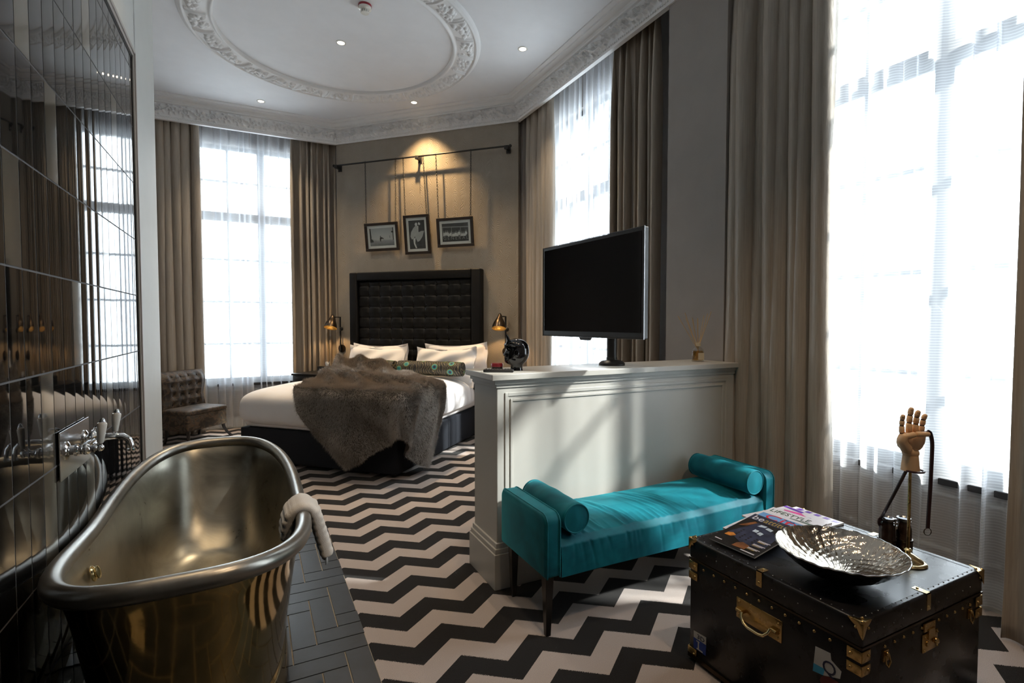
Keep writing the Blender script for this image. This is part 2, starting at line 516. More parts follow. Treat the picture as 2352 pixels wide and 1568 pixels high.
# fur
m, nt, b = nt_mat('grey brown fur')
v = coords(nt); n = noise_n(nt, v, 6, 4); n2 = noise_n(nt, v, 90, 3)
nt.links.new(mix_c(nt, n2.outputs[0], ramp_n(nt, n.outputs[0], [(0.3, (0.085, 0.066, 0.052)), (0.7, (0.30, 0.25, 0.21))]), (0.56, 0.50, 0.44)), b.inputs['Base Color'])
b.inputs['Roughness'].default_value = 0.5; b.inputs['Sheen Weight'].default_value = 0.25
M['fur'] = m
M['fur_skin'] = simple('dark under fur', (0.05, 0.042, 0.036), 0.9, var=0.2)

# peacock feather print
m, nt, b = nt_mat('peacock feather print')
v = coords(nt, 'Object')
vo = nt.nodes.new('ShaderNodeTexVoronoi'); vo.inputs['Scale'].default_value = 7.5; nt.links.new(v, vo.inputs['Vector'])
eye = ramp_n(nt, vo.outputs['Distance'], [(0.0, (0.01, 0.015, 0.05)), (0.13, (0.015, 0.02, 0.06)), (0.15, (0.02, 0.22, 0.22)), (0.25, (0.03, 0.25, 0.22)), (0.27, (0.30, 0.22, 0.08)), (0.31, (0.06, 0.09, 0.03)), (0.38, (0.014, 0.016, 0.012)), (1.0, (0.010, 0.008, 0.009))])
wvn = nt.nodes.new('ShaderNodeTexWave'); wvn.inputs['Scale'].default_value = 11; wvn.inputs['Distortion'].default_value = 16; wvn.inputs['Detail'].default_value = 2; wvn.inputs['Detail Scale'].default_value = 0.7
nt.links.new(v, wvn.inputs['Vector'])
barb = ramp_n(nt, wvn.outputs[1], [(0.93, (0, 0, 0)), (0.98, (1, 1, 1))])
far = ramp_n(nt, vo.outputs['Distance'], [(0.36, (0, 0, 0)), (0.40, (1, 1, 1))])
bf = nt.nodes.new('ShaderNodeRGBToBW'); nt.links.new(mix_c(nt, 1.0, barb, far, 'MULTIPLY'), bf.inputs[0])
nt.links.new(mix_c(nt, math_n(nt, 'MULTIPLY', bf.outputs[0], 0.75), eye, (0.34, 0.27, 0.15)), b.inputs['Base Color'])
b.inputs['Roughness'].default_value = 0.6; b.inputs['Sheen Weight'].default_value = 0.0
M['peacock'] = m

# velvet with bronze floral patches (slipper chair)
m, nt, b = nt_mat('brown floral velvet')
v = coords(nt); n = noise_n(nt, v, 9, 5, 0.55, 1.4)
nt.links.new(ramp_n(nt, n.outputs[0], [(0.30, (0.008, 0.007, 0.007)), (0.46, (0.025, 0.017, 0.011)), (0.52, (0.10, 0.062, 0.033)), (0.56, (0.025, 0.028, 0.028)), (0.66, (0.11, 0.075, 0.042))]), b.inputs['Base Color'])
b.inputs['Roughness'].default_value = 0.6; b.inputs['Sheen Weight'].default_value = 0.08
M['chair_fabric'] = m

# hammered bowl
m, nt, b = nt_mat('hammered black nickel')
v = coords(nt); 
sp = nt.nodes.new('ShaderNodeSeparateXYZ'); nt.links.new(v, sp.inputs[0])
ang = math_n(nt, 'ARCTAN2', sp.outputs[1], sp.outputs[0])
cmb = nt.nodes.new('ShaderNodeCombineXYZ'); nt.links.new(math_n(nt, 'MULTIPLY', ang, 6.0), cmb.inputs[0]); nt.links.new(math_n(nt, 'MULTIPLY', sp.outputs[2], 14.0), cmb.inputs[2])
n = noise_n(nt, cmb.outputs[0], 2.2, 3); n2 = noise_n(nt, v, 38, 3)
mixh = math_n(nt, 'ADD', n.outputs[0], math_n(nt, 'MULTIPLY', n2.outputs[0], 0.5))
bump_n(nt, mixh, b, 0.26, 0.012)
b.inputs['Base Color'].default_value = (0.56, 0.50, 0.42, 1); b.inputs['Metallic'].default_value = 1; b.inputs['Roughness'].default_value = 0.07
M['bowl_in'] = m
M['bowl_out'] = simple('black bowl lacquer', (0.008, 0.008, 0.009), 0.12)
# ------------------------------------------------------------------ the room shell
XR, YB, ZC, ZB = 2.996, 7.737, 4.25, 3.968
C1 = (1.081, 7.737); C2 = (2.996, 5.822)

def struct(o, label=None):
    o['kind'] = 'structure'
    if label: o['label'] = label
    return o

struct(MB().box2((-1.9, -1.6, -0.10), (3.9, 8.6, 0.0)).build('floor', M['carpet'], smooth=0), 'black and cream zigzag fitted carpet')
struct(MB().box2((-1.9, -1.6, ZC), (3.9, 8.6, ZC + 0.1)).build('ceiling', M['ceiling'], smooth=0), 'high white painted ceiling')

# tiled strip of floor the tub stands on: stone planks in a herringbone
mb = MB(); mb.box2((-0.66, -1.5, 0.0), (0.436, 3.89, 0.004), 0)
w = 0.1035; gx, gy = 0.125, 2.310; nn_ = 3
def plank(xa, xb, ya, yb):
    g = 0.0030
    xa, xb = max(xa, -0.655), min(xb, 0.436 + g); ya, yb = max(ya, -1.45), min(yb, 3.89 + g)
    if xb - xa < 0.01 or yb - ya < 0.01: return
    mb.box2((xa + g, ya + g, 0.004), (xb - g, yb - g, 0.0085 + rnd.uniform(0, 0.0006)), 1)
for r in range(-38, 17):
    for m_ in range(-10, 10):
        c0 = r + 2 * nn_ * m_
        if -9 < c0 < 5: plank(gx + c0 * w, gx + (c0 + nn_) * w, gy + r * w, gy + (r + 1) * w)
for c in range(-9, 4):
    for m_ in range(-10, 10):
        r0 = c - 2 * nn_ + 1 + 2 * nn_ * m_
        plank(gx + c * w, gx + (c + 1) * w, gy + r0 * w, gy + (r0 + nn_) * w)
struct(mb.build('floor', [M['grout2'], M['stone']], smooth=0, bevel=0), 'charcoal stone plank floor beside the tub')

# left wall: white partition with the glazed tile panel let into it
mb = MB(); mb.box2((-1.75, -1.5, 0), (-0.665, 4.63, ZC)); mb.box2((-0.67, 3.94, 0), (-0.634, 4.63, ZC)); mb.box2((-0.67, -1.5, 3.12), (-0.634, 3.95, ZC))
WL = struct(mb.build('wall_left', M['frame_paint'], smooth=0), 'pale grey partition beside the tiled panel')
struct(MB().box2((-1.85, 4.60, 0), (-1.70, 8.5, ZC)).build('wall_left', M['taupe_paint'], smooth=0))

TY, TW, TZ, TH = 1.990, 0.1211, 2.2954, 0.3392
light_t = {(1, -1), (7, -2), (3, 0), (11, -1), (0, 1), (9, 1), (5, 2), (2, 3), (9, 3), (2, 4), (6, 4), (13, 3)}
V = []; F = []; MI = []
rr = random.Random(3)
for v_ in range(-28, 16):
    for k in range(-3, 7):
        ya, yb = TY + v_ * TW, TY + (v_ + 1) * TW
        zb_, za = TZ - k * TH, TZ - (k + 1) * TH
        yb = min(yb, 3.862); zb_ = min(zb_, 3.045); za = max(za, 0.0)
        if yb - ya < 0.01 or zb_ - za < 0.02: continue
        g = 0.0032
        ya += g; yb -= g; za += g; zb_ -= g
        ty, tz = rr.gauss(0, 0.0016), rr.gauss(0, 0.0006)
        US = (-1, -0.6, -0.2, 0.2, 0.6, 1); nu, nv = 6, 3
        base = len(V)
        for i in range(nu):
            for j in range(nv):
                u = US[i]; q = j / (nv - 1) * 2 - 1
                y = (ya + yb) / 2 + u * (yb - ya) / 2; z = (za + zb_) / 2 + q * (zb_ - za) / 2
                x = -0.6400 + ty * u * 0.06 / 1 + tz * q * 0.17 - 0.00042 * u ** 2 + 0.0 * q
                V.append((x, y, z))
        for i in range(nu - 1):
            for j in range(nv - 1):
                a = base + i * nv + j
                F.append((a, a + nv, a + nv + 1, a + 1)); MI.append(1 if (v_, k) in light_t else 0)
o = np_mesh('wall_tiles', V, F, [M['tile'], M['tile_light']], WL, True, MI)
MB().box2((-0.668, -1.5, 0), (-0.6418, 3.88, 3.07)).build('tile_grout', M['grout'], WL, smooth=0)
MB().box2((-0.668, 3.864, 0), (-0.638, 3.882, 3.07)).box2((-0.668, -1.5, 3.048), (-0.638, 3.882, 3.07)).build('panel_edge', M['black_gap'], WL, smooth=0)
# stepped moulding round the tile panel
def step_mould(y, z, wdt, dep, mat, name):
    mb = MB()
    mb.box2((-0.668, y, 0), (-0.634 + dep, y + wdt, z + wdt))
    mb.box2((-0.668, -1.5, z), (-0.634 + dep, y, z + wdt))
    return mb.build(name, mat, WL, smooth=0, bevel=0.003)
step_mould(3.882, 3.070, 0.020, 0.002, M['mould_paint'], 'panel_moulding')
step_mould(3.902, 3.090, 0.016, 0.010, M['mould_paint'], 'panel_moulding')
step_mould(3.918, 3.106, 0.022, 0.004, M['frame_paint'], 'panel_moulding')
# skirting of the tub wall (black tiles run to the floor); wall behind the camera
struct(MB().box2((-1.9, -1.65, 0), (3.9, -1.5, ZC)).build('wall_front', M['taupe_paint'], smooth=0))
# wall behind the bed, set across the corner
d = Vector((C2[0] - C1[0], C2[1] - C1[1], 0)); L = d.length
Mx = Matrix.Translation((C1[0], C1[1], 0)) @ Matrix.Rotation(R(-45), 4, 'Z')
mb = MB(); mb.prism([(0, 0), (L, 0), (L, 0.12), (0, 0.12)], ZC, Mx)
struct(mb.build('wall_corner', M['wallpaper'], smooth=0), 'angled wall in taupe leaf-relief wallpaper')
mb = MB(); mb.prism([(0.0, 0), (L, 0), (L, -0.02), (0, -0.02)], 0.20, Mx); mb.prism([(0, 0), (L, 0), (L, -0.012), (0, -0.012)], 0.23, Mx)
struct(mb.build('baseboard_corner', M['frame_paint'], smooth=0))

def holed(ax, a0, a1, d0, d1, o0, o1, z0, z1):
    """wall slab between depths d0,d1 running a0..a1 along axis ax with an opening"""
    mb = MB()
    def bx(p, q, zl, zh):
        if ax == 'x': mb.box2((p, d0, zl), (q, d1, zh))
        else: mb.box2((d0, p, zl), (d1, q, zh))
    bx(a0, o0, 0, ZC); bx(o1, a1, 0, ZC); bx(o0, o1, 0, z0); bx(o0, o1, z1, ZC)
    return mb
ZS, ZH = 0.62, 3.86
mb = holed('x', -1.75, 1.20, 8.06, 8.34, -0.71, 0.93, ZS, ZH)
mb.box2((1.081, 7.80, 0), (1.30, 8.34, ZC))
struct(mb.build('wall_back', M['taupe_paint'], smooth=0), 'taupe wall round the far window')
mb = holed('y', 3.19, 5.95, 3.32, 3.60, 4.11, 5.61, ZS, ZH)
mb.box2((3.06, 5.822, 0), (3.60, 5.98, ZC))
mb2 = holed('y', 0.25, 2.62, 3.32, 3.60, 0.69, 2.31, ZS, ZH)
mb.add(mb2.v, mb2.f)
mb.box2((XR, 2.62, 0), (3.60, 3.195, ZC)); mb.box2((XR, -1.6, 0), (3.60, 0.25, ZC))
struct(mb.build('wall_right', M['taupe_paint'], smooth=0), 'taupe window wall with its pier between two bays')

# pelmets carrying the cornice across the window bays
def pelmet(a, b):
    return MB().box2((a[0], a[1], ZB), (b[0], b[1], ZC)).build('trim_1', M['plaster'], smooth=0)
p = pelmet((-1.70, YB), (1.10, YB + 0.03)); p.name = 'trim_1'; struct(p)
p = pelmet((XR, -1.5), (XR + 0.03, 5.86)); p.name = 'trim_2'; struct(p)

# cornice: moulded profile with a scrolling leaf band
path = [(-1.70, YB), C1, C2, (XR, -1.5)]
def offset_path(d):
    out = []
    n = len(path)
    for i in range(n):
        ns = []
        for a, b in ((i - 1, i), (i, i + 1)):
            if a < 0 or b >= n: continue
            t = Vector((path[b][0] - path[a][0], path[b][1] - path[a][1])).normalized()
            ns.append(Vector((t.y, -t.x)))        # towards the room
        if len(ns) == 1: v = ns[0] * d
        else:
            h = (ns[0] + ns[1]).normalized(); v = h * (d / h.dot(ns[0]))
        out.append((path[i][0] + v.x, path[i][1] + v.y))
    return out
prof_lo = [(0.0, 3.968), (0.016, 3.968), (0.020, 3.982), (0.020, 4.000), (0.026, 4.006), (0.020, 4.014)]
prof_hi = [(0.045, 4.156), (0.066, 4.160), (0.070, 4.172), (0.060, 4.180), (0.075, 4.196), (0.105, 4.208), (0.125, 4.212), (0.128, 4.226), (0.150, 4.230), (0.168, 4.240), (0.170, 4.250)]
mb = MB()
for prof in (prof_lo, prof_hi):
    rows = [offset_path(d_) for d_, z in prof]
    for i in range(len(path) - 1):
        for k in range(len(prof) - 1):
            a = (*rows[k][i], prof[k][1]); b = (*rows[k][i + 1], prof[k][1]); c = (*rows[k + 1][i + 1], prof[k + 1][1]); d_ = (*rows[k + 1][i], prof[k + 1][1])
            mb.add([a, b, c, d_], [(0, 3, 2, 1)])
cor = struct(mb.build('trim_3', M['plaster'], smooth=25, merge=True), 'white plaster cornice with scrolling leaf band')

def relief(s, v, per=0.30):
    k = np.floor(s / per); x = (s / per - k - 0.5) * per / 0.145; y = v - 0.5
    fl = np.where(k % 2 == 0, 1.0, -1.0)
    y = y * fl
    h = np.zeros_like(x)
    for cx_, cy_, sg, R0 in ((-0.55, -0.04, 1, 0.42), (0.50, 0.10, -1, 0.36)):
        dx, dy = (x - cx_) * sg, y - cy_
        r = np.hypot(dx, dy) + 1e-6; th = np.arctan2(dy, dx)
        sp_ = np.maximum(0, np.cos(r * 30 - th * 1.0)) ** 1.5 * np.exp(-(r / (R0 * 0.75)) ** 4)
        fan = np.maximum(0, np.cos(6 * th + 3 * r)) * np.exp(-((r - R0) / 0.12) ** 2)
        h = np.maximum(h, np.maximum(sp_, fan * 1.0))
    stem = np.exp(-((y - 0.28 * np.sin(x * 2.3)) / 0.07) ** 2) * 0.8
    h = np.maximum(h, stem)
    return h * np.clip(v * 8, 0, 1) * np.clip((1 - v) * 8, 0, 1)
mbV = []; mbF = []; nv0 = 0
a_rows, b_rows = offset_path(0.020), offset_path(0.045)
tot = 0
for i in range(3):
    p0, p1 = np.array(a_rows[i]), np.array(a_rows[i + 1]); q0, q1 = np.array(b_rows[i]), np.array(b_rows[i + 1])
    ln = np.linalg.norm(p1 - p0); ns = int(ln / 0.0065); nv = 26
    u = np.linspace(0, 1, ns)[:, None]; v_ = np.linspace(0, 1, nv)[None]
    t = (p1 - p0) / ln; nrm = np.array((t[1], -t[0]))
    hh = relief(u * ln + tot, v_ + 0 * u) * 0.042
    bow = v_ ** 1.6
    X = (p0[0] + (p1[0] - p0[0]) * u) * (1 - bow) + (q0[0] + (q1[0] - q0[0]) * u) * bow + nrm[0] * hh
    Y = (p0[1] + (p1[1] - p0[1]) * u) * (1 - bow) + (q0[1] + (q1[1] - q0[1]) * u) * bow + nrm[1] * hh
    Z = 4.014 + (4.156 - 4.014) * v_ + 0 * u
    Vv, Ff = np_grid(X, Y, Z); mbV.append(Vv); mbF.append(Ff[:, ::-1] + nv0); nv0 += len(Vv); tot += ln
np_mesh('leaf_band', np.concatenate(mbV), np.concatenate(mbF), M['plaster'], cor)
# small bead row under the band
mb = MB()
for i in range(3):
    p0, p1 = Vector(offset_path(0.024)[i]), Vector(offset_path(0.024)[i + 1]); ln = (p1 - p0).length
    n = int(ln / 0.028)
    for k in range(n):
        q = p0.lerp(p1, (k + 0.5) / n); mb.box((q.x, q.y, 3.995), (0.014, 0.014, 0.012), rotm(rz=math.atan2(p1.y - p0.y, p1.x - p0.x)))
mb.build('bead_row', M['plaster'], cor, smooth=0)

# round plaster ring on the ceiling, swags of fruit between ribbons
rc = (0.815, 5.45)
rad = np.concatenate([[1.105, 1.112, 1.125, 1.135, 1.145, 1.150], np.linspace(1.160, 1.335, 30), [1.342, 1.350, 1.358, 1.372, 1.385, 1.392]])
hgt = np.concatenate([[0.0, 0.030, 0.040, 0.030, 0.020, 0.018], 0.020 + 0.014 * np.sin(np.linspace(0, PI, 30)), [0.034, 0.040, 0.030, 0.028, 0.016, 0.0]])
nt_ = 1300
th = np.linspace(0, 2 * PI, nt_, endpoint=False)[:, None]
RR = rad[None] + 0 * th; HH = hgt[None] + 0 * th
rg = np.random.default_rng(5)
nseg = 24
for sgi in range(nseg):
    c0 = 2 * PI * sgi / nseg
    da = (th - c0 + PI) % (2 * PI) - PI
    # ribbon: two crossing ties
    m_ = (np.abs(da) < 0.05)
    rib = np.exp(-((da * 1.25 - (RR - 1.2475) * 0.25) / 0.009) ** 2) * 0.020 + np.exp(-((da * 1.25 + 0.03 - (RR - 1.2475) * 0.25) / 0.007) ** 2) * 0.014
    HH += np.where((RR > 1.16) & (RR < 1.335), rib, 0)
    for b_ in range(26):
        a0 = c0 + rg.uniform(0.16, 0.84) * 2 * PI / nseg; r0 = 1.2475 + rg.normal(0, 0.035); sz = rg.uniform(0.012, 0.028)
        r0 = min(max(r0, 1.17 + sz), 1.325 - sz)
        da2 = (th - a0 + PI) % (2 * PI) - PI
        dd = np.hypot(da2 * 1.25, RR - r0) / sz
        HH = np.maximum(HH, hgt[None] + np.where(dd < 1, np.sqrt(np.clip(1 - dd ** 2, 0, 1)) * sz * 1.0, 0))
V_, F_ = np_grid(rc[0] + RR * np.cos(th), rc[1] + RR * np.sin(th), ZC - HH, cu=True)
struct(np_mesh('trim_4', V_, F_, M['plaster']), 'round white plaster ring of fruit swags on the ceiling')

# panelling and skirting below the windows
def dado(name, M4, x0_, x1_):
    mb = MB()
    mb.prism([(x0_, 0), (x1_, 0), (x1_, -0.018), (x0_, -0.018)], 0.15, M4)
    mb.prism([(x0_, 0), (x1_, 0), (x1_, -0.024), (x0_, -0.024)], 0.02, M4)
    for zz, t in ((0.22, 0.012), (0.52, 0.012)):
        mb.prism([(x0_ + 0.1, 0), (x1_ - 0.1, 0), (x1_ - 0.1, -t), (x0_ + 0.1, -t)], 0.02, M4 @ Matrix.Translation((0, 0, zz)))
    for xx in (x0_ + 0.1, x1_ - 0.12):
        mb.prism([(xx, 0), (xx + 0.02, 0), (xx + 0.02, -0.012), (xx, -0.012)], 0.30, M4 @ Matrix.Translation((0, 0, 0.22)))
    struct(mb.build(name, M['frame_paint'], smooth=0))
dado('baseboard_back', Matrix.Translation((0, 8.06, 0)), -1.6, 1.07)
MR = Matrix.Translation((3.32, 0, 0)) @ Matrix.Rotation(R(-90), 4, 'Z')
dado('baseboard_right', MR, -5.80, -3.21)
dado('baseboard_right', MR, -2.60, -0.28)

# windows: local x along the wall, y outwards
def window(n, M4, w=1.52, z0=ZS, z1=ZH, trans=2.90, label=''):
    root = bpy.data.objects.new('window_%d' % n, None); COL.objects.link(root); root['kind'] = 'structure'; root['label'] = label
    root.matrix_world = M4
    h = w / 2; y0, y1 = 0.06, 0.13
    mb = MB()
    t = 0.055
    mb.box2((-h, y0, z0), (-h + t, y1, z1)); mb.box2((h - t, y0, z0), (h, y1, z1)); mb.box2((-h + t, y0, z0), (h - t, y1, z0 + 0.07)); mb.box2((-h + t, y0, z1 - t), (h - t, y1, z1))
    mb.build('window_frame', M['win_frame'], root, smooth=0, bevel=0.004)
    MB().box2((-0.045, y0 - 0.005, z0 + 0.07), (0.045, y1 - 0.005, z1 - t)).build('mullion', M['win_frame'], root, smooth=0, bevel=0.004)
    MB().box2((-h + t, y0 - 0.012, trans - 0.06), (h - t, y1 - 0.02, trans + 0.06)).build('transom', M['win_frame'], root, smooth=0, bevel=0.004)
    for sx in (-1, 1):
        c = sx * (h + 0.0) / 2
        MB().box2((c - 0.014, y0 + 0.012, z0 + 0.07), (c + 0.014, y1 - 0.02, z1 - t)).build('glazing_bar', M['win_frame'], root, smooth=0)
    for zz in (1.16, 1.74, 2.32, 3.38):
        MB().box2((-h + t, y0 + 0.014, zz - 0.013), (h - t, y1 - 0.022, zz + 0.013)).build('glazing_bar', M['win_frame'], root, smooth=0)
    MB().box2((-h + 0.02, y0 + 0.034, z0 + 0.02), (h - 0.02, y0 + 0.040, z1 - 0.02)).build('pane', M['glass'], root, smooth=0)
    MB().box2((-h - 0.03, -0.05, z0 - 0.035), (h + 0.03, 0.06, z0)).build('window_sill', M['rubber'], root, smooth=0, bevel=0.004)
    # casement catch on the mullion
    mb = MB(); mb.box2((-0.012, y0 - 0.02, 1.50), (0.012, y0, 1.62)); mb.tube([(0, y0 - 0.02, 1.56), (0.0, y0 - 0.05, 1.56), (0.05, y0 - 0.06, 1.50)], 0.007, 8)
    mb.build('window_catch', M['black_metal'], root)
    return root
window(1, Matrix.Translation((0.11, 8.06, 0)), 1.64, label='tall black framed window at the far end')
window(2, Matrix.Translation((3.32, 4.86, 0)) @ Matrix.Rotation(R(-90), 4, 'Z'), 1.50, label='tall black framed window behind the television')
window(3, Matrix.Translation((3.32, 1.50, 0)) @ Matrix.Rotation(R(-90), 4, 'Z'), 1.62, label='tall black framed window nearest the camera')

# ------------------------------------------------------------------ curtains and voiles
def drape(name, label, cat, group, p0, p1, z0, z1, folds, amp, mat, seed, nz=60, per=14, top_amp=0.35, thick=0.0, belly=0.0, lead=None, spread=1.0, curl=0.7):
    rg = np.random.default_rng(seed)
    p0 = np.array(p0, float); p1 = np.array(p1, float); L_ = np.linalg.norm(p1 - p0)
    t = (p1 - p0) / L_; nrm = np.array((-t[1], t[0]))
    nu = int(folds * per) + 1
    u = np.linspace(0, 1, nu)[:, None]; k = np.linspace(0, 1, nz)[None]       # k: 0 bottom, 1 top
    kk = k
    ph = np.cumsum(np.interp(np.linspace(0, folds, nu), np.linspace(0, folds, int(folds) + 2), rg.uniform(0.5, 1.6, int(folds) + 2)))[:, None]
    ph = ph / ph[-1] * folds * 2 * PI
    A = np.interp(np.linspace(0, folds, nu), np.linspace(0, folds, int(folds) + 2), rg.uniform(0.5, 1.1, int(folds) + 2))[:, None] * amp
    env = top_amp + (1 - top_amp) * np.clip((1 - kk) * 5, 0, 1) ** 0.7
    drift = sum(rg.normal(0, 0.16) * np.sin(kk * rg.uniform(2, 7) + rg.uniform(0, 6)) for _ in range(3))
    drift2 = np.sin(ph * 0.37 + 3 * kk + rg.uniform(0, 6)) * 0.25
    w_ = np.sin(ph + drift + drift2 * (1 - kk))
    w_ = np.sign(w_) * np.abs(w_) ** 0.7
    topf = np.clip((kk - 0.93) * 14, 0, 1)
    w2 = np.sin(ph * 3.0 + 1) * 0.25 * topf
    D = A * (w_ * env + w2) + rg.normal(0, 1) * 0 + amp * 0.25 * np.sin(ph * 0.5 + 2 * kk)
    S = u * L_ + curl * A * np.cos(ph + drift) * env
    wid = 1 + (spread - 1) * (1 - kk)
    S = (S - L_ / 2) * wid + L_ / 2
    if lead is not None:       # the free edge swings away (in metres) at the foot
        S = S + lead * u * (1 - kk) ** 2
    if belly: D = D + belly * np.sin(kk * PI) * u
    # fine crumple
    D = D + 0.0025 * np.sin(ph * 2.3 + kk * 40 + 3 * np.sin(kk * 9)) * (1 - kk)
    X = t[0] * S + nrm[0] * D; Y = t[1] * S + nrm[1] * D; Z = z0 + (z1 - z0) * kk + 0 * u
    Vv, Ff = np_grid(X, Y, Z)
    o = np_mesh(name, Vv, Ff, mat)
    o.location = (p0[0], p0[1], 0)
    if thick:
        md = o.modifiers.new('thickness', 'SOLIDIFY'); md.thickness = thick; md.offset = 0
    return tag(o, label, cat, group)

G1 = 'taupe satin floor-length curtains'; G2 = 'white voile curtains'
drape('curtain', 'taupe satin curtain hanging on the left of the far window, behind the slipper chair', 'curtain', G1, (-1.45, 7.86), (-0.62, 7.86), 0.01, 4.2, 9, 0.065, M['curtain'], 1, thick=0.003)
drape('curtain', 'taupe satin curtain on the right of the far window, beside the bed', 'curtain', G1, (1.09, 7.87), (0.47, 7.87), 0.01, 4.2, 7.5, 0.065, M['curtain'], 2, thick=0.003)
drape('curtain', 'narrow taupe satin curtain between the bed wall and the television', 'curtain', G1, (3.10, 5.825), (3.08, 5.16), 0.01, 4.2, 6, 0.055, M['curtain'], 3, thick=0.003, spread=1.0)
drape('curtain', 'taupe satin curtain hanging just behind the television, left of the pier', 'curtain', G1, (3.13, 3.45), (3.10, 4.02), 0.01, 4.2, 6.5, 0.062, M['curtain'], 4, thick=0.003, spread=1.05)
drape('curtain', 'wide taupe satin curtain in deep folds between the pier and the near window', 'curtain', G1, (3.10, 2.71), (3.06, 1.93), 0.01, 4.2, 9.0, 0.105, M['curtain'], 17, thick=0.003, per=22, spread=1.03, nz=90, curl=0.5, top_amp=0.5)
drape('curtain', 'taupe satin curtain at the right-hand edge of the near window', 'curtain', G1, (3.04, 0.40), (3.04, 1.045), 0.01, 4.2, 7, 0.05, M['curtain'], 6, thick=0.003)
ZV = 0.03
drape('voile', 'white voile on the left half of the far window', 'voile curtain', G2, (-0.78, 8.0), (-0.04, 8.0), ZV, 4.2, 8, 0.040, M['sheer'], 11, per=12)
drape('voile', 'white voile on the right half of the far window', 'voile curtain', G2, (0.88, 8.0), (0.0, 8.0), ZV, 4.2, 9, 0.040, M['sheer'], 12, per=12, lead=0.01)
drape('voile', 'white voile left of the television', 'voile curtain', G2, (3.20, 5.50), (3.20, 4.73), ZV, 4.2, 8, 0.035, M['sheer'], 13, per=12)
drape('voile', 'white voile above the right side of the television', 'voile curtain', G2, (3.20, 3.80), (3.20, 4.685), ZV, 4.2, 9, 0.035, M['sheer'], 14, per=12)
drape('voile', 'sheer white voile on the left half of the near window, beside the wide curtain', 'voile curtain', G2, (3.25, 2.22), (3.25, 1.575), ZV, 4.2, 7, 0.03, M['sheer'], 15, per=12)
drape('voile', 'sheer white voile on the right half of the near window, behind the wooden hand', 'voile curtain', G2, (3.25, 0.72), (3.25, 1.56), ZV, 4.2, 7, 0.035, M['sheer'], 21, per=12)

# ------------------------------------------------------------------ lights in the ceiling
def downlight(x, y, label, power, size=1.1, blend=0.6, aim=None, col=(1, 0.80, 0.56)):
    t = thing('downlight', label, 'ceiling light', (x, y, ZC), group='recessed ceiling downlights')
    MB().lathe([(0.048, 0.0), (0.050, -0.004), (0.044, -0.007), (0.036, -0.006), (0.034, 0.0)], n=28).build('trim_ring', M['porcelain'], t)
    MB().lathe([(0.0, -0.0035), (0.034, -0.003)], n=24).build('lamp', M['lamp_glow'], t, smooth=0)
    l = bpy.data.lights.new('downlight_beam', 'SPOT'); l.energy = power; l.spot_size = size; l.spot_blend = blend; l.color = col; l.shadow_soft_size = 0.025
    o = bpy.data.objects.new('downlight_beam', l); COL.objects.link(o); o.parent = t; o.location = (0, 0, -0.02)
    if aim: o.rotation_euler = (Vector(aim) - Vector((x, y, ZC - 0.02))).to_track_quat('-Z', 'Y').to_euler()
    return t
downlight(1.86, 6.51, 'lit recessed downlight close to the bed wall, throwing a warm pool on the wallpaper', 330, R(92), 0.85, col=(1, 0.66, 0.32))
downlight(0.82, 5.47, 'lit recessed downlight at the centre of the plaster ring', 190, R(110), 0.9, col=(1, 0.78, 0.52))
downlight(2.50, 4.76, 'lit recessed downlight beside the cornice on the right', 110, R(100), 0.9)
downlight(0.12, 7.34, 'lit recessed downlight above the far window voiles', 130, R(100), 0.9)
downlight(-0.30, 3.20, 'warm downlight over the far end of the tub', 28, 1.2, 0.6, col=(1, 0.72, 0.42))
downlight(-0.15, 2.55, 'warm downlight over the middle of the tub', 28, 1.2, 0.6, col=(1, 0.72, 0.42))
downlight(0.95, 1.55, 'unseen warm fill downlight added above the carpet near the camera', 90, R(100), 0.8, col=(1, 0.72, 0.45))  # out of view, added to give the foreground carpet a warm fill
downlight(1.75, 0.15, 'unseen warm fill downlight added on the near side of the trunk', 110, R(110), 0.8, col=(1, 0.72, 0.45))  # added lamp out of view, frontal fill for the wooden hand and trunk

t = thing('smoke_detector', 'white smoke detector on the ceiling inside the plaster ring', 'smoke detector', (0.917, 4.743, ZC))
MB().lathe([(0.058, 0), (0.058, -0.018)], n=32).build('base', M['red'], t)
MB().lathe([(0.056, -0.018), (0.056, -0.036), (0.046, -0.044), (0.034, -0.048)], n=32).build('body', M['porcelain'], t)
mb = MB()
for k in range(12):
    a = k * PI / 6; mb.box((0.036 * math.cos(a), 0.036 * math.sin(a), -0.056), (0.004, 0.010, 0.018), rotm(rz=a))
mb.lathe([(0.036, -0.064), (0.034, -0.070), (0.0, -0.073)], n=28)
mb.build('vented_cap', M['porcelain'], t)
# ------------------------------------------------------------------ bed
FB = Vector((1.159, 4.704, 0)); RB = R(45)
BM = Matrix.Translation(FB) @ Matrix.Rotation(RB, 4, 'Z')
def bw(l, w_, z=0): return BM @ Vector((l, w_, z))

bed = thing('bed', 'double bed with charcoal fabric base and tall black buttoned headboard', 'bed', FB, RB)
mb = MB(); mb.box2((0.0, 0.0, 0.035), (1.10, 1.85, 0.372)); mb.box2((1.104, 0.0, 0.035), (2.04, 1.85, 0.372))
mb.build('bed_base', M['base_fabric'], bed, bevel=0.015, seg=3)
MB().box2((0.02, 0.02, 0.374), (2.04, 1.83, 0.60)).build('mattress', M['linen'], bed, bevel=0.05, seg=4)
for l_, w_ in ((0.08, 0.08), (0.08, 1.77), (1.95, 0.08), (1.95, 1.77), (0.95, 0.08)):
    MB().cyl((l_, w_, 0.0), (l_, w_, 0.04), 0.025).build('foot', M['black_wood'], bed)
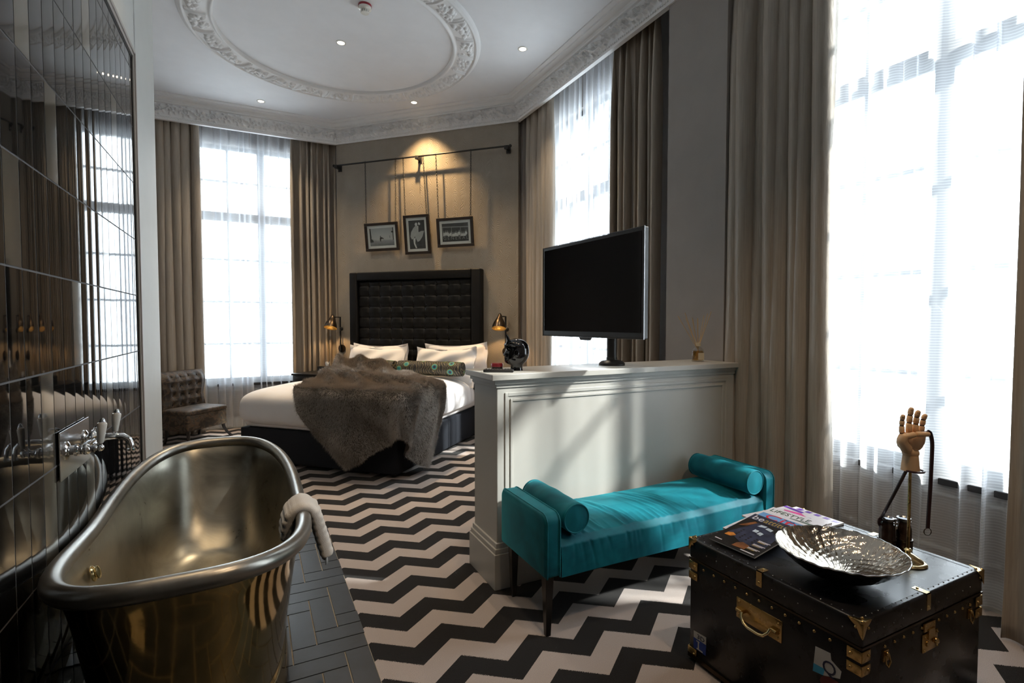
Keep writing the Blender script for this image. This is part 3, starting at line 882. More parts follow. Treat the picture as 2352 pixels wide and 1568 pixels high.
# headboard with a frame and a buttoned panel
hb = MB()
hb.box2((1.955, -0.045, 0.0), (2.085, 0.085, 2.145)); hb.box2((1.955, 1.80, 0.0), (2.085, 1.92, 2.145)); hb.box2((1.955, 0.085, 2.03), (2.085, 1.80, 2.145))
hbo = hb.build('headboard', M['hb_leather'], bed, bevel=0.018, seg=4)
ny, nz_ = 220, 150
yy_ = np.linspace(0.083, 1.802, ny)[:, None]; zz_ = np.linspace(0.62, 2.032, nz_)[None]
bxp, bzp = 0.172, 0.145
cu_ = (yy_ - 0.083) / bxp; cv_ = (2.032 - zz_) / bzp
depth = np.zeros((ny, nz_))
du = np.abs(cu_ - np.round(cu_)); dv = np.abs(cv_ - 0.5 - np.round(cv_ - 0.5))
dd = np.hypot(du * bxp, dv * bzp)
depth = 0.026 * (1 - np.exp(-(dd / 0.045) ** 1.2)) - 0.010 * np.exp(-(du * bxp / 0.008) ** 2) - 0.010 * np.exp(-(dv * bzp / 0.008) ** 2)
edge = np.clip(np.minimum(np.minimum(yy_ - 0.083, 1.802 - yy_), 2.032 - zz_) / 0.03, 0, 1) ** 0.5
V_, F_ = np_grid(2.02 - depth * edge - 0.012 * edge, yy_ + 0 * zz_, zz_ + 0 * yy_)
pn = np_mesh('buttoned_panel', V_, F_[:, ::-1], M['hb_leather'], bed)
btn = None
for i in range(1, 10):
    for j in range(0, 9):
        if btn is None: btn = MB().ball((0, 0, 0), 0.011, 10, (0.5, 1, 1)).build('button', M['hb_leather'], pn); o = btn
        else: o = btn.copy(); COL.objects.link(o)
        o.location = (2.010, 0.083 + i * bxp, 2.032 - (j + 0.5) * bzp)

def superslab(l0, l1, w0, w1, z0, z1, ep=0.22, ev=0.62, nu=160, nv=60, wr=0.006, seed=1, lump=0.0):
    rg = np.random.default_rng(seed)
    a = np.linspace(0, 2 * PI, nu, endpoint=False)[:, None]; t = np.linspace(-PI / 2, PI / 2, nv)[None]
    f = lambda x, e: np.sign(x) * np.abs(x) ** e
    cx, cy, cz = (l0 + l1) / 2, (w0 + w1) / 2, (z0 + z1) / 2
    X = f(np.cos(t), ev) * f(np.cos(a), ep) * (l1 - l0) / 2
    Y = f(np.cos(t), ev) * f(np.sin(a), ep) * (w1 - w0) / 2
    Z = f(np.sin(t), ev) * (z1 - z0) / 2 + 0 * a
    n = np.zeros_like(X)
    for _ in range(14):
        k = rg.normal(0, 1, 3); k = k / np.linalg.norm(k) * rg.uniform(3, 16)
        n += np.sin(k[0] * X + k[1] * Y + 2 * k[2] * Z + rg.uniform(0, 6)) / (1 + np.linalg.norm(k) / 5)
    s = 1 + 0 * n
    Z = Z + n * wr * (1 + lump * 0)
    X = X + n * wr * 0.7 * np.sign(X) * (np.abs(X) > (l1 - l0) * 0.4); Y = Y + n * wr * 0.7 * np.sign(Y) * (np.abs(Y) > (w1 - w0) * 0.4)
    return X + cx, Y + cy, Z + cz

X, Y, Z = superslab(-0.055, 1.86, -0.055, 1.905, 0.335, 0.805, 0.16, 0.55, 260, 90, 0.0045, 4)
# quilted puff wrinkles hanging on the right-hand side, hem line below
side = np.clip((0.10 - Y) / 0.12, 0, 1)
Y = Y - side * 0.008 * np.sin(X * 55 + 4 * np.sin(Z * 7) + Z * 18) * np.clip((Z - 0.34) * 6, 0, 1)
Z = Z + np.where(Z < 0.45, 0.02 * np.clip(X / 1.8, 0, 1), 0)
V_, F_ = np_grid(X, Y, Z, cu=True)
dv_ = np_mesh('duvet', V_, F_, M['linen']); dv_.matrix_world = BM
tag(dv_, 'plump white duvet spread over the bed', 'duvet')

def pillow(label, loc, rot, w_=0.80, h_=0.48, seed=1):
    rg = np.random.default_rng(seed)
    n1, n2 = 70, 50
    u = np.linspace(-1, 1, n1)[:, None]; v_ = np.linspace(-1, 1, n2)[None]
    out = []
    fl = 0.055
    for sgn in (1, -1):
        uu = np.clip((1 - np.abs(u) * 1.0) / 0.16, 0, 9); vv = np.clip((1 - np.abs(v_)) / 0.22, 0, 9)
        core = np.clip(np.minimum(1, (1 - np.abs(u) ** 3)) * (1 - np.abs(v_) ** 3) - 0.12, 0, 1)
        th = 0.075 * core ** 0.55
        wr = sum(rg.normal(0, 0.0022) * np.sin(u * rg.uniform(2, 9) + v_ * rg.uniform(2, 9) + rg.uniform(0, 6)) for _ in range(8))
        X = u * w_ / 2 * (1 - 0.05 * (v_ ** 2) * 0 + 0.02 * np.abs(v_) ** 4) + 0 * v_
        Z = v_ * h_ / 2 * (1 + 0.03 * np.abs(u) ** 4) + 0 * u
        Y = sgn * (th + 0.0025) + wr * 2 + 0.012 * np.sin(u * 5 + 1) * np.abs(v_) ** 6 + 0.012 * np.sin(v_ * 5 + 2) * np.abs(u) ** 6
        Z = Z - 0.035 * np.clip(v_, 0, 1) * (1 - np.abs(u) ** 2) * 1.0
        Vv, Ff = np_grid(X, Y, Z); out.append((Vv, Ff if sgn < 0 else Ff[:, ::-1]))
    V_ = np.concatenate([out[0][0], out[1][0]]); F_ = np.concatenate([out[0][1], out[1][1] + len(out[0][0])])
    o = np_mesh('pillow', V_, F_, M['linen'])
    o.location = loc; o.rotation_euler = rot
    return tag(o, label, 'pillow', 'white flanged pillows at the headboard')
# pillow local: x = width, z = height, y = thickness. Rotate so x runs across the bed
pz = RB + R(90)
pillow('white pillow at the left of the bed, upright against the headboard', bw(1.895, 1.40, 0.92), (R(6), 0, pz), 0.84, 0.50, 1)
pillow('white pillow on the left side, propped in front of another and behind the bolster', bw(1.74, 1.36, 0.90), (R(14), R(-1), pz + R(3)), 0.82, 0.50, 2)
pillow('white pillow at the right of the bed with its flange against the headboard edge', bw(1.90, 0.27, 0.93), (R(5), R(2), pz), 0.86, 0.52, 3)
pillow('white pillow on the right side, propped in front of another and behind the bolster', bw(1.705, 0.34, 0.90), (R(14), R(1), pz - R(3)), 0.84, 0.50, 4)

def bolster(name, label, cat, group, loc, rz, L_, r, mat, mat2=None, puck=0.0):
    t = thing(name, label, cat, loc, rz, group)
    prof = []
    ns = 40
    for i in range(ns + 1):
        x = -L_ / 2 + L_ * i / ns
        e = min(1, (L_ / 2 - abs(x)) / 0.02)
        rr_ = r * (1 - 0.10 * (1 - e) ** 2) * (1 + 0.02 * math.sin(x * 21 + 1) + 0.012 * math.sin(x * 47))
        prof.append((rr_, x))
    mb = MB()
    mb.lathe([(0.0, -L_ / 2 - 0.004)] + prof + [(0.0, L_ / 2 + 0.004)], (0, 0, 0), rotm(ry=R(90)), 48)
    mb.build('cover', mat, t, smooth=60)
    for s_ in (-1, 1):
        mb = MB(); n = 48
        ring = [(s_ * (L_ / 2 - 0.001), r * 0.93 * math.cos(2 * PI * k / n), r * 0.93 * math.sin(2 * PI * k / n)) for k in range(n)]
        mb.tube(ring, 0.0035, 8, closed=True)
        mb.build('piping', mat2 or mat, t)
    return t
bolster('bolster', 'peacock-feather print bolster on the right side of the bed', 'bolster', 'peacock bolsters', bw(1.50, 0.43, 0.895), RB + R(90), 0.86, 0.088, M['peacock'])
bolster('bolster', 'peacock-feather print bolster half covered by the fur throw', 'bolster', 'peacock bolsters', bw(1.52, 1.37, 0.89), RB + R(90), 0.87, 0.088, M['peacock'])

# fur throw draped over the foot corner of the bed
def quad(a, b, c, d_, u, v_):
    return (a * (1 - u) + b * u) * (1 - v_) + (d_ * (1 - u) + c * u) * v_
nu, nv = 150, 170
u = np.linspace(0, 1, nu)[:, None]; v_ = np.linspace(0, 1, nv)[None]
# unfolded outline: left edge, right edge and hem, in metres on the bed (l,w); negative = hanging down
def curve(pts, t):
    pts = np.array(pts, float); ts = np.linspace(0, 1, len(pts))
    # catmull-ish smooth interpolation
    out = np.stack([np.interp(t, ts, pts[:, 0]), np.interp(t, ts, pts[:, 1])], -1)
    return out
def smooth_curve(pts, t):
    f = np.linspace(0, 1, 400); c = curve(pts, f)
    k = np.exp(-np.linspace(-2.2, 2.2, 61) ** 2); k /= k.sum()
    cp = np.stack([np.convolve(np.pad(c[:, i], 30, 'reflect', reflect_type='odd'), k, 'valid') for i in (0, 1)], -1)
    return np.stack([np.interp(t, f, cp[:, 0]), np.interp(t, f, cp[:, 1])], -1)
vl = np.linspace(0, 1, nv); ul = np.linspace(0, 1, nu)
Lc = smooth_curve([(1.62, 1.78), (1.15, 1.68), (0.50, 1.34), (0.02, 1.12), (-0.28, 0.98), (-0.52, 0.76), (-0.80, 0.47)], vl)
Rc = smooth_curve([(1.40, 0.95), (1.16, 0.46), (0.86, 0.08), (0.76, -0.22), (0.64, -0.44), (0.48, -0.66), (0.34, -0.84)], vl)
Tc = smooth_curve([(1.62, 1.78), (1.66, 1.45), (1.56, 1.15), (1.40, 0.95)], ul)
Bc = smooth_curve([(-0.80, 0.47), (-0.72, 0.30), (-0.56, 0.06), (-0.44, -0.20), (-0.14, -0.54), (0.14, -0.78), (0.34, -0.84)], ul)
U3 = u[..., None]; V3 = v_[..., None]
P_ = (1 - U3) * Lc[None] + U3 * Rc[None] + (1 - V3) * Tc[:, None] + V3 * Bc[:, None] - ((1 - U3) * (1 - V3) * Lc[0] + U3 * (1 - V3) * Rc[0] + (1 - U3) * V3 * Lc[-1] + U3 * V3 * Rc[-1])
a_, b_ = P_[..., 0], P_[..., 1]
na, nb = np.minimum(a_ + 0.02, 0), np.minimum(b_ + 0.02, 0)
dr = np.hypot(na, nb); ca = np.where(dr > 1e-6, na / np.maximum(dr, 1e-6), 0); cb = np.where(dr > 1e-6, nb / np.maximum(dr, 1e-6), 0)
rr_ = 0.075
arc = np.minimum(dr, rr_ * PI / 2)
outw = rr_ * np.sin(arc / rr_); down = rr_ * (1 - np.cos(arc / rr_)) + np.maximum(dr - rr_ * PI / 2, 0)
fold = np.zeros_like(a_)
# heaped folds running from the bolster down to the right-hand corner
s1 = a_ * 0.75 + b_ * -0.66; s2 = a_ * 0.66 + b_ * 0.75
topw = np.clip((a_ - 0.02) * 2.2, 0, 1)
for c_, wd, hg in ((-0.62, 0.055, 0.070), (-0.42, 0.050, 0.085), (-0.22, 0.050, 0.085), (-0.02, 0.055, 0.075), (0.18, 0.05, 0.06), (0.38, 0.05, 0.035), (0.55, 0.06, 0.035)):
    fold += hg * np.exp(-((s1 - c_ - 0.07 * np.sin(s2 * 2.6 + c_ * 5)) / wd) ** 2) * topw
fold += 0.135 * np.exp(-((a_ - 1.50) / 0.20) ** 2) * np.clip((b_ - 0.85) / 0.35, 0, 1) ** 0.8 + 0.02 * np.exp(-((a_ - 1.35) / 0.2) ** 2)
hang = np.clip(dr / 0.25, 0, 1)
fold += hang * (0.022 * np.sin(s1 * 15 + 2 * np.sin(s2 * 3)) + 0.02 * np.sin(s1 * 8 + 1.3) + 0.016)
fold += 0.006 * np.sin(a_ * 23 + b_ * 11) * np.sin(b_ * 27 - a_ * 9)
base_z = 0.822 + 0.03 * np.exp(-((a_ - 0.7) / 0.5) ** 2) * 0
lx = np.maximum(a_, -0.02) + ca * outw; wy = np.maximum(b_, -0.02) + cb * outw
# slight inward clearance to the duvet's outer face
off = 0.028
lx = lx + ca * (off + fold * hang - 0.005); wy = wy + cb * (off + fold * hang - 0.005)
zz = base_z + fold * (1 - hang) - down
zz = np.maximum(zz, 0.03)
V_, F_ = np_grid(lx, wy, zz)
throw = np_mesh('fur_throw', V_, F_, M['fur_skin']); throw.matrix_world = BM
tag(throw, 'grey-brown fur throw heaped across the foot of the bed and hanging to the floor', 'throw')
md = throw.modifiers.new('thickness', 'SOLIDIFY'); md.thickness = 0.016; md.offset = 0
# pile: short lying hairs
G = np.stack([lx, wy, zz], -1)
rg = np.random.default_rng(8)
NH = 210000
i_ = rg.integers(0, nu - 1, NH); j_ = rg.integers(0, nv - 1, NH); fu = rg.random(NH)[:, None]; fv = rg.random(NH)[:, None]
g00, g10, g01, g11 = G[i_, j_], G[i_ + 1, j_], G[i_, j_ + 1], G[i_ + 1, j_ + 1]
pos = g00 * (1 - fu) * (1 - fv) + g10 * fu * (1 - fv) + g01 * (1 - fu) * fv + g11 * fu * fv
du_ = g10 - g00; dv_v = g01 - g00
nrm = np.cross(dv_v, du_); nrm /= np.linalg.norm(nrm, axis=1, keepdims=True) + 1e-9
flip = np.where((nrm[:, 2:3] < -0.2), -1, 1)
outd = np.stack([ca[i_, j_], cb[i_, j_], 0.6 * np.ones(NH)], 1)
flip = np.where((nrm * outd).sum(1, keepdims=True) < 0, -1, 1)
nrm = nrm * flip
comb = dv_v / (np.linalg.norm(dv_v, axis=1, keepdims=True) + 1e-9) + rg.normal(0, 0.35, (NH, 3))
swirl = np.sin(pos[:, 0:1] * 9 + 2 * np.sin(pos[:, 1:2] * 6)) * 0.5
comb = comb + swirl * du_ / (np.linalg.norm(du_, axis=1, keepdims=True) + 1e-9)
dirv = nrm * rg.uniform(0.45, 0.95, (NH, 1)) + comb * 0.75
dirv /= np.linalg.norm(dirv, axis=1, keepdims=True)
ln = rg.uniform(0.020, 0.046, (NH, 1))
sidev = np.cross(dirv, nrm); sidev /= np.linalg.norm(sidev, axis=1, keepdims=True) + 1e-9
wd = rg.uniform(0.0008, 0.0016, (NH, 1))
p0 = pos + nrm * 0.006
HV = np.stack([p0 - sidev * wd, p0 + sidev * wd, p0 + dirv * ln], 1).reshape(-1, 3)
HF = np.arange(NH * 3).reshape(-1, 3)
fp = np_mesh('fur_pile', HV, HF, M['fur'], throw, smooth=False); fp['kind'] = 'stuff'

# ------------------------------------------------------------------ pictures hanging from a rail on the bed wall
WM = Matrix.Translation((C1[0], C1[1], 0)) @ Matrix.Rotation(R(-45), 4, 'Z')     # x along wall, -y into the room
def wm(u_, off_, z): return WM @ Vector((u_, -off_, z))
rail = thing('picture_rail', 'black iron picture rail on the bed wall', 'rail', wm(1.33, 0, 3.65), R(-45))
MB().cyl((-1.30, -0.085, 0), (1.29, -0.085, 0), 0.011).build('rod', M['black_metal'], rail)
for sx, xx in (('a', -1.27), ('b', 0.0), ('c', 1.25)):
    mb = MB(); mb.box((xx, -0.045, -0.015), (0.022, 0.09, 0.05)); mb.box((xx, -0.004, -0.02), (0.06, 0.008, 0.09)); mb.box((xx, -0.088, -0.015), (0.05, 0.03, 0.045))
    mb.build('bracket', M['black_metal'], rail, bevel=0.002)
for xx in (-1.31, 1.30):
    MB().ball((xx, -0.085, 0), 0.02, 16).build('finial', M['black_metal'], rail)
MB().cyl((0.02, -0.085, -0.01), (0.02, -0.085, -0.19), 0.003, n=8).build('spare_chain', M['black_metal'], rail)

def chain(mb, a, b):
    a = Vector(a); b = Vector(b); d = b - a; n = max(2, int(d.length / 0.022)); ax = d.normalized()
    side = ax.cross(Vector((0, 1, 0))).normalized(); oth = ax.cross(side).normalized()
    for k in range(n):
        c = a.lerp(b, (k + 0.5) / n); s_ = side if k % 2 else oth
        ring = []
        for q in range(12):
            an = 2 * PI * q / 12
            ring.append(c + ax * (0.0165 * math.cos(an)) + s_ * (0.0085 * math.sin(an)))
        mb.tube(ring, 0.0026, 5, closed=True)
def picture(label, u0, u1, z0, z1, ca_, cb_, art):
    uc = (u0 + u1) / 2; w_ = u1 - u0; h = z1 - z0; tilt = R(7.2)
    t = thing('framed_photograph', label, 'picture', wm(uc, 0.022, z0), rot=(tilt, 0, R(-45)), group='framed photographs hung on chains')
    fw = 0.036
    mb = MB()
    mb.box2((-w_ / 2, -0.03, 0), (w_ / 2, 0, fw)); mb.box2((-w_ / 2, -0.03, h - fw), (w_ / 2, 0, h)); mb.box2((-w_ / 2, -0.03, fw), (-w_ / 2 + fw, 0, h - fw)); mb.box2((w_ / 2 - fw, -0.03, fw), (w_ / 2, 0, h - fw))
    mb.build('frame', M['walnut'], t, smooth=0, bevel=0.003)
    MB().box2((-w_ / 2 + fw, -0.012, fw), (w_ / 2 - fw, -0.004, h - fw)).build('mount', M['paper'], t, smooth=0)
    m_ = fw + 0.035
    px0, px1, pz0, pz1 = -w_ / 2 + m_, w_ / 2 - m_, m_, h - m_
    pr = MB().box2((px0, -0.0135, pz0), (px1, -0.012, pz1)).build('print', art_bg[art], t, smooth=0)
    PM = basis((px0, -0.0137, pz0), (1, 0, 0), (0, 0, 1))
    draw_art(art, pr, PM, px1 - px0, pz1 - pz0)
    MB().box2((-w_ / 2 + fw, -0.021, fw), (w_ / 2 - fw, -0.0195, h - fw)).build('glass', M['glass'], t, smooth=0)
    for s_, cu in ((-1, ca_), (1, cb_)):
        topl = Matrix(t.matrix_basis).inverted() @ wm(cu, 0.085, 3.66)
        mb = MB(); bot = Vector((s_ * (w_ / 2 - 0.03), -0.012, h))
        if abs(cu - (uc + s_ * (w_ / 2 - 0.03))) > 0.2: pass
        chain(mb, topl, bot); mb.build('chain', M['black_metal'], t)
def grey(n, v_): return simple('print tone ' + n, (v_, v_ * 0.99, v_ * 0.97), 0.5, var=0.08, vscale=30)
gt = {k: grey(str(k), k) for k in (0.015, 0.05, 0.12, 0.25, 0.42, 0.62)}
m, nt, b = nt_mat('misty print'); v = coords(nt, 'Object'); sp = nt.nodes.new('ShaderNodeSeparateXYZ'); nt.links.new(v, sp.inputs[0])
nz = noise_n(nt, v, 25, 5)
nt.links.new(ramp_n(nt, math_n(nt, 'ADD', math_n(nt, 'MULTIPLY', sp.outputs[2], 2.6), math_n(nt, 'MULTIPLY', nz.outputs[0], 0.12)), [(0.22, (0.10, 0.10, 0.105)), (0.42, (0.30, 0.30, 0.31)), (0.47, (0.5, 0.5, 0.5)), (0.8, (0.40, 0.41, 0.43))]), b.inputs['Base Color'])
art_bg = {'misty': m, 'dance': grey('dark room', 0.03), 'bus': grey('dark bus', 0.045)}
def ell(cx, cy, rx, ry, n=20, rot=0):
    return [(cx + rx * math.cos(a) * math.cos(rot) - ry * math.sin(a) * math.sin(rot), cy + rx * math.cos(a) * math.sin(rot) + ry * math.sin(a) * math.cos(rot)) for a in [2 * PI * k / n for k in range(n)]]
def flat(parent, PM, shapes, mat, z=0.0, name='print_shape'):
    mb = MB()
    for sh in shapes:
        mb.prism(sh, 0.0004, PM @ Matrix.Translation((0, 0, z)))
    return mb.build(name, mat, parent, smooth=0)
def draw_art(art, pr, PM, w_, h):
    S = lambda pts: [(x * w_, y * h) for x, y in pts]
    if art == 'misty':      # lone figure on a wide misty quay between dark posts
        flat(pr, PM, [S([(0, 0.2), (0.05, 0.2), (0.07, 0.5), (0.05, 0.98), (0, 1)]), S([(0.955, 0.3), (0.985, 0.3), (0.985, 1), (0.955, 1)]), S([(0.90, 0.72), (0.99, 0.70), (0.99, 0.80), (0.90, 0.80)]), S([(0.03, 0.2), (0.16, 0.22), (0.12, 0.36), (0.04, 0.42)])], gt[0.015])
        flat(pr, PM, [S([(0.43, 0.24), (0.455, 0.24), (0.46, 0.36), (0.52, 0.40), (0.57, 0.36), (0.57, 0.42), (0.47, 0.50), (0.42, 0.48), (0.41, 0.38)]), S(ell(0.44, 0.53, 0.018, 0.035, 12)), S([(0.82, 0.42), (0.835, 0.42), (0.835, 0.55), (0.82, 0.55)])], gt[0.015])
    elif art == 'dance':    # two people dancing, full pale skirt, dark suit
        flat(pr, PM, [S([(0.55, 0.05), (0.75, 0.05), (0.72, 0.55), (0.80, 0.80), (0.60, 0.86), (0.50, 0.60)])], gt[0.015])
        flat(pr, PM, [S([(0.42, 0.80), (0.30, 0.74), (0.14, 0.60), (0.08, 0.44), (0.16, 0.34), (0.30, 0.36), (0.36, 0.44), (0.44, 0.34), (0.52, 0.24), (0.66, 0.28), (0.84, 0.42), (0.97, 0.62), (0.80, 0.62), (0.62, 0.58), (0.56, 0.66), (0.58, 0.80), (0.52, 0.83)])], gt[0.42], 0.0003)
        flat(pr, PM, [S([(0.25, 0.34), (0.40, 0.40), (0.36, 0.20), (0.46, 0.03), (0.38, 0.02), (0.27, 0.18)]), S(ell(0.48, 0.86, 0.08, 0.06, 14)), S(ell(0.68, 0.88, 0.07, 0.055, 14)), S([(0.56, 0.80), (0.62, 0.80), (0.60, 0.60), (0.57, 0.60)])], gt[0.62], 0.0006)
        flat(pr, PM, [S([(0.40, 0.88), (0.44, 0.95), (0.56, 0.95), (0.57, 0.90), (0.48, 0.92)]), S([(0.62, 0.92), (0.68, 0.96), (0.76, 0.93), (0.75, 0.88), (0.68, 0.92)])], gt[0.05], 0.0009)
    else:                   # row of people in white leaning from the windows of a bus lettered GENERAL
        sh = []; hd = []
        rr_ = random.Random(5)
        for k in range(14):
            x = 0.06 + k * 0.066 + rr_.uniform(-0.01, 0.01); y = 0.42 + rr_.uniform(-0.05, 0.08)
            sh.append(S(ell(x, y - 0.06, 0.045, 0.10, 12))); hd.append(S(ell(x + 0.01, y + 0.08, 0.02, 0.045, 10)))
        flat(pr, PM, sh, gt[0.62]); flat(pr, PM, hd, gt[0.25], 0.0003)
        flat(pr, PM, [S([(x, 0.28), (x + 0.02, 0.28), (x + 0.02, 0.78), (x, 0.78)]) for x in (0.02, 0.36, 0.70)] + [S([(0, 0.78), (1, 0.74), (1, 0.80), (0, 0.84)])], gt[0.25], 0.0006)
        flat(pr, PM, [S([(0, 0), (1, 0), (1, 0.27), (0, 0.27)])], gt[0.015], 0.0006)
        text('GENERAL', 0.062, gt[0.25], pr, PM @ Matrix.Translation((0.012, 0.024, 0.0012)), space=1.5)
picture('left framed photograph above the bed, a lone figure on a misty quay', 0.505, 1.025, 2.44, 2.82, 0.529, 1.004, 'misty')
picture('upright middle framed photograph above the bed, a dancing couple', 1.122, 1.500, 2.373, 2.888, 1.118, 1.416, 'dance')
picture('right framed photograph above the bed, people in white along a bus', 1.607, 2.122, 2.445, 2.82, 1.603, 2.100, 'bus')

# ------------------------------------------------------------------ bedside wall lamps
def wall_lamp(label, u_, sgn=1):
    t = thing('wall_lamp', label, 'wall lamp', wm(u_, 0, 1.085), R(-45), group='bronze bedside wall lamps')
    MB().cyl((0, 0, 0), (0, -0.022, 0), 0.055, n=28).build('wall_plate', M['bronze'], t, bevel=0.003)
    mb = MB(); mb.box((0, -0.045, 0.20), (0.018, 0.018, 0.50)); mb.box((0, -0.03, 0.0), (0.02, 0.05, 0.03)); mb.box((0, -0.095, 0.445), (0.014, 0.12, 0.014))
    mb.build('pole', M['black_metal'], t, smooth=0, bevel=0.002)
    MB().ball((0.016, -0.045, 0.28), 0.028, 16).build('knob', M['black_metal'], t)
    sh = thing('tmp', None, None); bpy.data.objects.remove(sh)
    Rm = rotm(rx=R(-22), ry=R(-4))
    c = Vector((-0.035, -0.165, 0.455))
    mb = MB(); mb.lathe([(0.0, 0.02), (0.022, 0.016), (0.026, 0.0), (0.030, -0.02), (0.050, -0.055), (0.072, -0.100), (0.084, -0.140), (0.088, -0.172)], c, Rm, 36)
    s_ = mb.build('lamp_shade', M['bronze'], t, smooth=70)
    mb = MB(); mb.lathe([(0.024, -0.015), (0.048, -0.055), (0.070, -0.100), (0.082, -0.140), (0.087, -0.172)], c, Rm, 36)
    mb.build('shade_lining', M['shade_gold'], s_, smooth=70)
    mb = MB(); mb.ball((c.x, c.y, c.z + 0.022), 0.014, 14); mb.cyl((c.x + 0.02, c.y + 0.02, c.z - 0.012), (0, -0.15, 0.445), 0.008, n=12); mb.build('hinge', M['black_metal'], t)
    cb3 = c + Rm @ Vector((0, 0, -0.128)); MB().ball(tuple(cb3), 0.026, 16).build('bulb', M['bulb'], t)
    l = bpy.data.lights.new('bulb_light', 'SPOT'); l.energy = 55; l.color = (1, 0.60, 0.26); l.shadow_soft_size = 0.03; l.spot_size = R(125); l.spot_blend = 0.4
    o = bpy.data.objects.new('bulb_light', l); COL.objects.link(o); o.parent = t; o.location = c + Rm @ Vector((0, 0, -0.158))
wall_lamp('lit bronze wall lamp left of the bed, against the curtain', 0.062)
wall_lamp('lit bronze wall lamp right of the bed, above the black head ornament', 2.555)

# ------------------------------------------------------------------ nightstand, tissue box
t = thing('nightstand', 'black nightstand on the left of the bed under the wall lamp', 'nightstand', bw(1.72, 2.20, 0), RB)
MB().box2((-0.22, -0.24, 0.08), (0.20, 0.30, 0.745)).build('body', M['black_wood'], t, bevel=0.004)
MB().box2((-0.24, -0.25, 0.745), (0.21, 0.31, 0.77)).build('top', M['black_wood'], t, bevel=0.004)
for zz in (0.12, 0.33, 0.54):
    d_ = MB().box2((-0.232, -0.215, zz), (-0.218, 0.275, zz + 0.19)).build('drawer', M['black_wood'], t, bevel=0.003)
    MB().cyl((-0.25, -0.04, zz + 0.1), (-0.25, 0.10, zz + 0.1), 0.006).build('handle', M['chrome'], d_)
for a in (-0.19, 0.17):
    for b2 in (-0.2, 0.26):
        MB().box2((a - 0.02, b2 - 0.02, 0), (a + 0.02, b2 + 0.02, 0.08)).build('leg', M['black_wood'], t, smooth=0)
t = thing('tissue_box', 'black tissue box with a white tissue, on the left nightstand', 'tissue box', bw(1.66, 2.06, 0.771), RB + R(6))
MB().box2((-0.06, -0.12, 0), (0.06, 0.12, 0.095)).build('box', M['black_wood'], t, bevel=0.004)
mb = MB()
def tis(u_, v2):
    a = u_ * 2 * PI
    r = 0.018 * (1 - v2) + 0.035 * v2 * (0.4 + 0.6 * abs(math.cos(1.5 * a)))
    return (r * 0.5 * math.cos(a), r * math.sin(a), 0.095 + v2 * (0.045 + 0.02 * math.sin(3 * a)))
mb.grid(tis, 24, 6, cu=True); mb.build('tissue', M['paper'], t)
# ------------------------------------------------------------------ half-height divider with the television
t = thing('divider_cabinet', 'grey painted half-height divider cabinet behind the teal bench', 'divider', (0, 0, 0))
CT = 1.175
MB().box2((1.165, 2.515, 0.0), (2.985, 2.835, 1.10)).build('body', M['console_paint'], t, smooth=0, bevel=0.004)
mb = MB(); mb.box2((1.158, 2.508, 1.098), (2.99, 2.842, 1.118)); mb.box2((1.145, 2.497, 1.118), (2.99, 2.853, 1.142)); mb.build('top_moulding', M['console_paint'], t, smooth=0, bevel=0.002, seg=2)
MB().box2((1.122, 2.478, 1.142), (2.992, 2.872, CT)).build('top', M['console_paint'], t, smooth=0, bevel=0.003, seg=2)
mb = MB(); mb.box2((1.140, 2.490, 0), (2.99, 2.86, 0.195)); mb.box2((1.147, 2.497, 0.195), (2.99, 2.853, 0.222)); mb.box2((1.155, 2.505, 0.222), (2.99, 2.845, 0.250)); mb.build('plinth', M['console_paint'], t, smooth=0, bevel=0.003)
def frame_rect(mb, x0, x1, z0, z1, wd, y, dp):
    mb.box2((x0, y - dp, z0), (x0 + wd, y, z1)); mb.box2((x1 - wd, y - dp, z0), (x1, y, z1)); mb.box2((x0 + wd, y - dp, z1 - wd), (x1 - wd, y, z1)); mb.box2((x0 + wd, y - dp, z0), (x1 - wd, y, z0 + wd))
mb = MB(); frame_rect(mb, 1.212, 2.925, 0.30, 1.070, 0.020, 2.516, 0.006); frame_rect(mb, 1.245, 2.885, 0.335, 1.035, 0.014, 2.516, 0.007)
mb.build('panel_moulding', M['console_paint'], t, smooth=0, bevel=0.0018, seg=2)

# black desk behind the divider
t = thing('chest_on_legs', 'black chest of drawers on thin legs behind the divider cabinet', 'chest of drawers', (0, 0, 0))
MB().box2((1.36, 2.90, 0.64), (2.65, 3.27, 1.045)).build('body', M['black_wood'], t, smooth=0, bevel=0.004)
MB().box2((1.34, 2.88, 1.045), (2.67, 3.30, 1.075)).build('top', M['black_wood'], t, smooth=0, bevel=0.004)
for k in range(3):
    for zz in (0.66, 0.85):
        d_ = MB().box2((1.39 + k * 0.42, 3.268, zz), (1.79 + k * 0.42, 3.282, zz + 0.175)).build('drawer', M['black_wood'], t, smooth=0, bevel=0.003)
        MB().cyl((1.53 + k * 0.42, 3.30, zz + 0.09), (1.65 + k * 0.42, 3.30, zz + 0.09), 0.006).build('handle', M['chrome'], d_)
for zz in (0.66, 0.85):
    MB().box2((1.352, 2.93, zz), (1.362, 3.25, zz + 0.175)).build('end_panel', M['base_fabric'], t, smooth=0, bevel=0.003)
for xx in (1.36, 2.61):
    for yy2 in (2.90, 3.23):
        MB().box2((xx, yy2, 0), (xx + 0.04, yy2 + 0.04, 0.65)).build('leg', M['black_wood'], t, smooth=0)

# television turned to face the tub
A_ = Vector((1.864, 3.213, 0)); B_ = Vector((1.921, 2.208, 0))
dv2 = (B_ - A_); wT = dv2.length; rT = math.atan2(dv2.y, dv2.x)
mid = (A_ + B_) / 2
t = thing('television', 'flat black television on a pedestal, turned sideways on the divider top', 'television', (mid.x, mid.y, CT), rT)
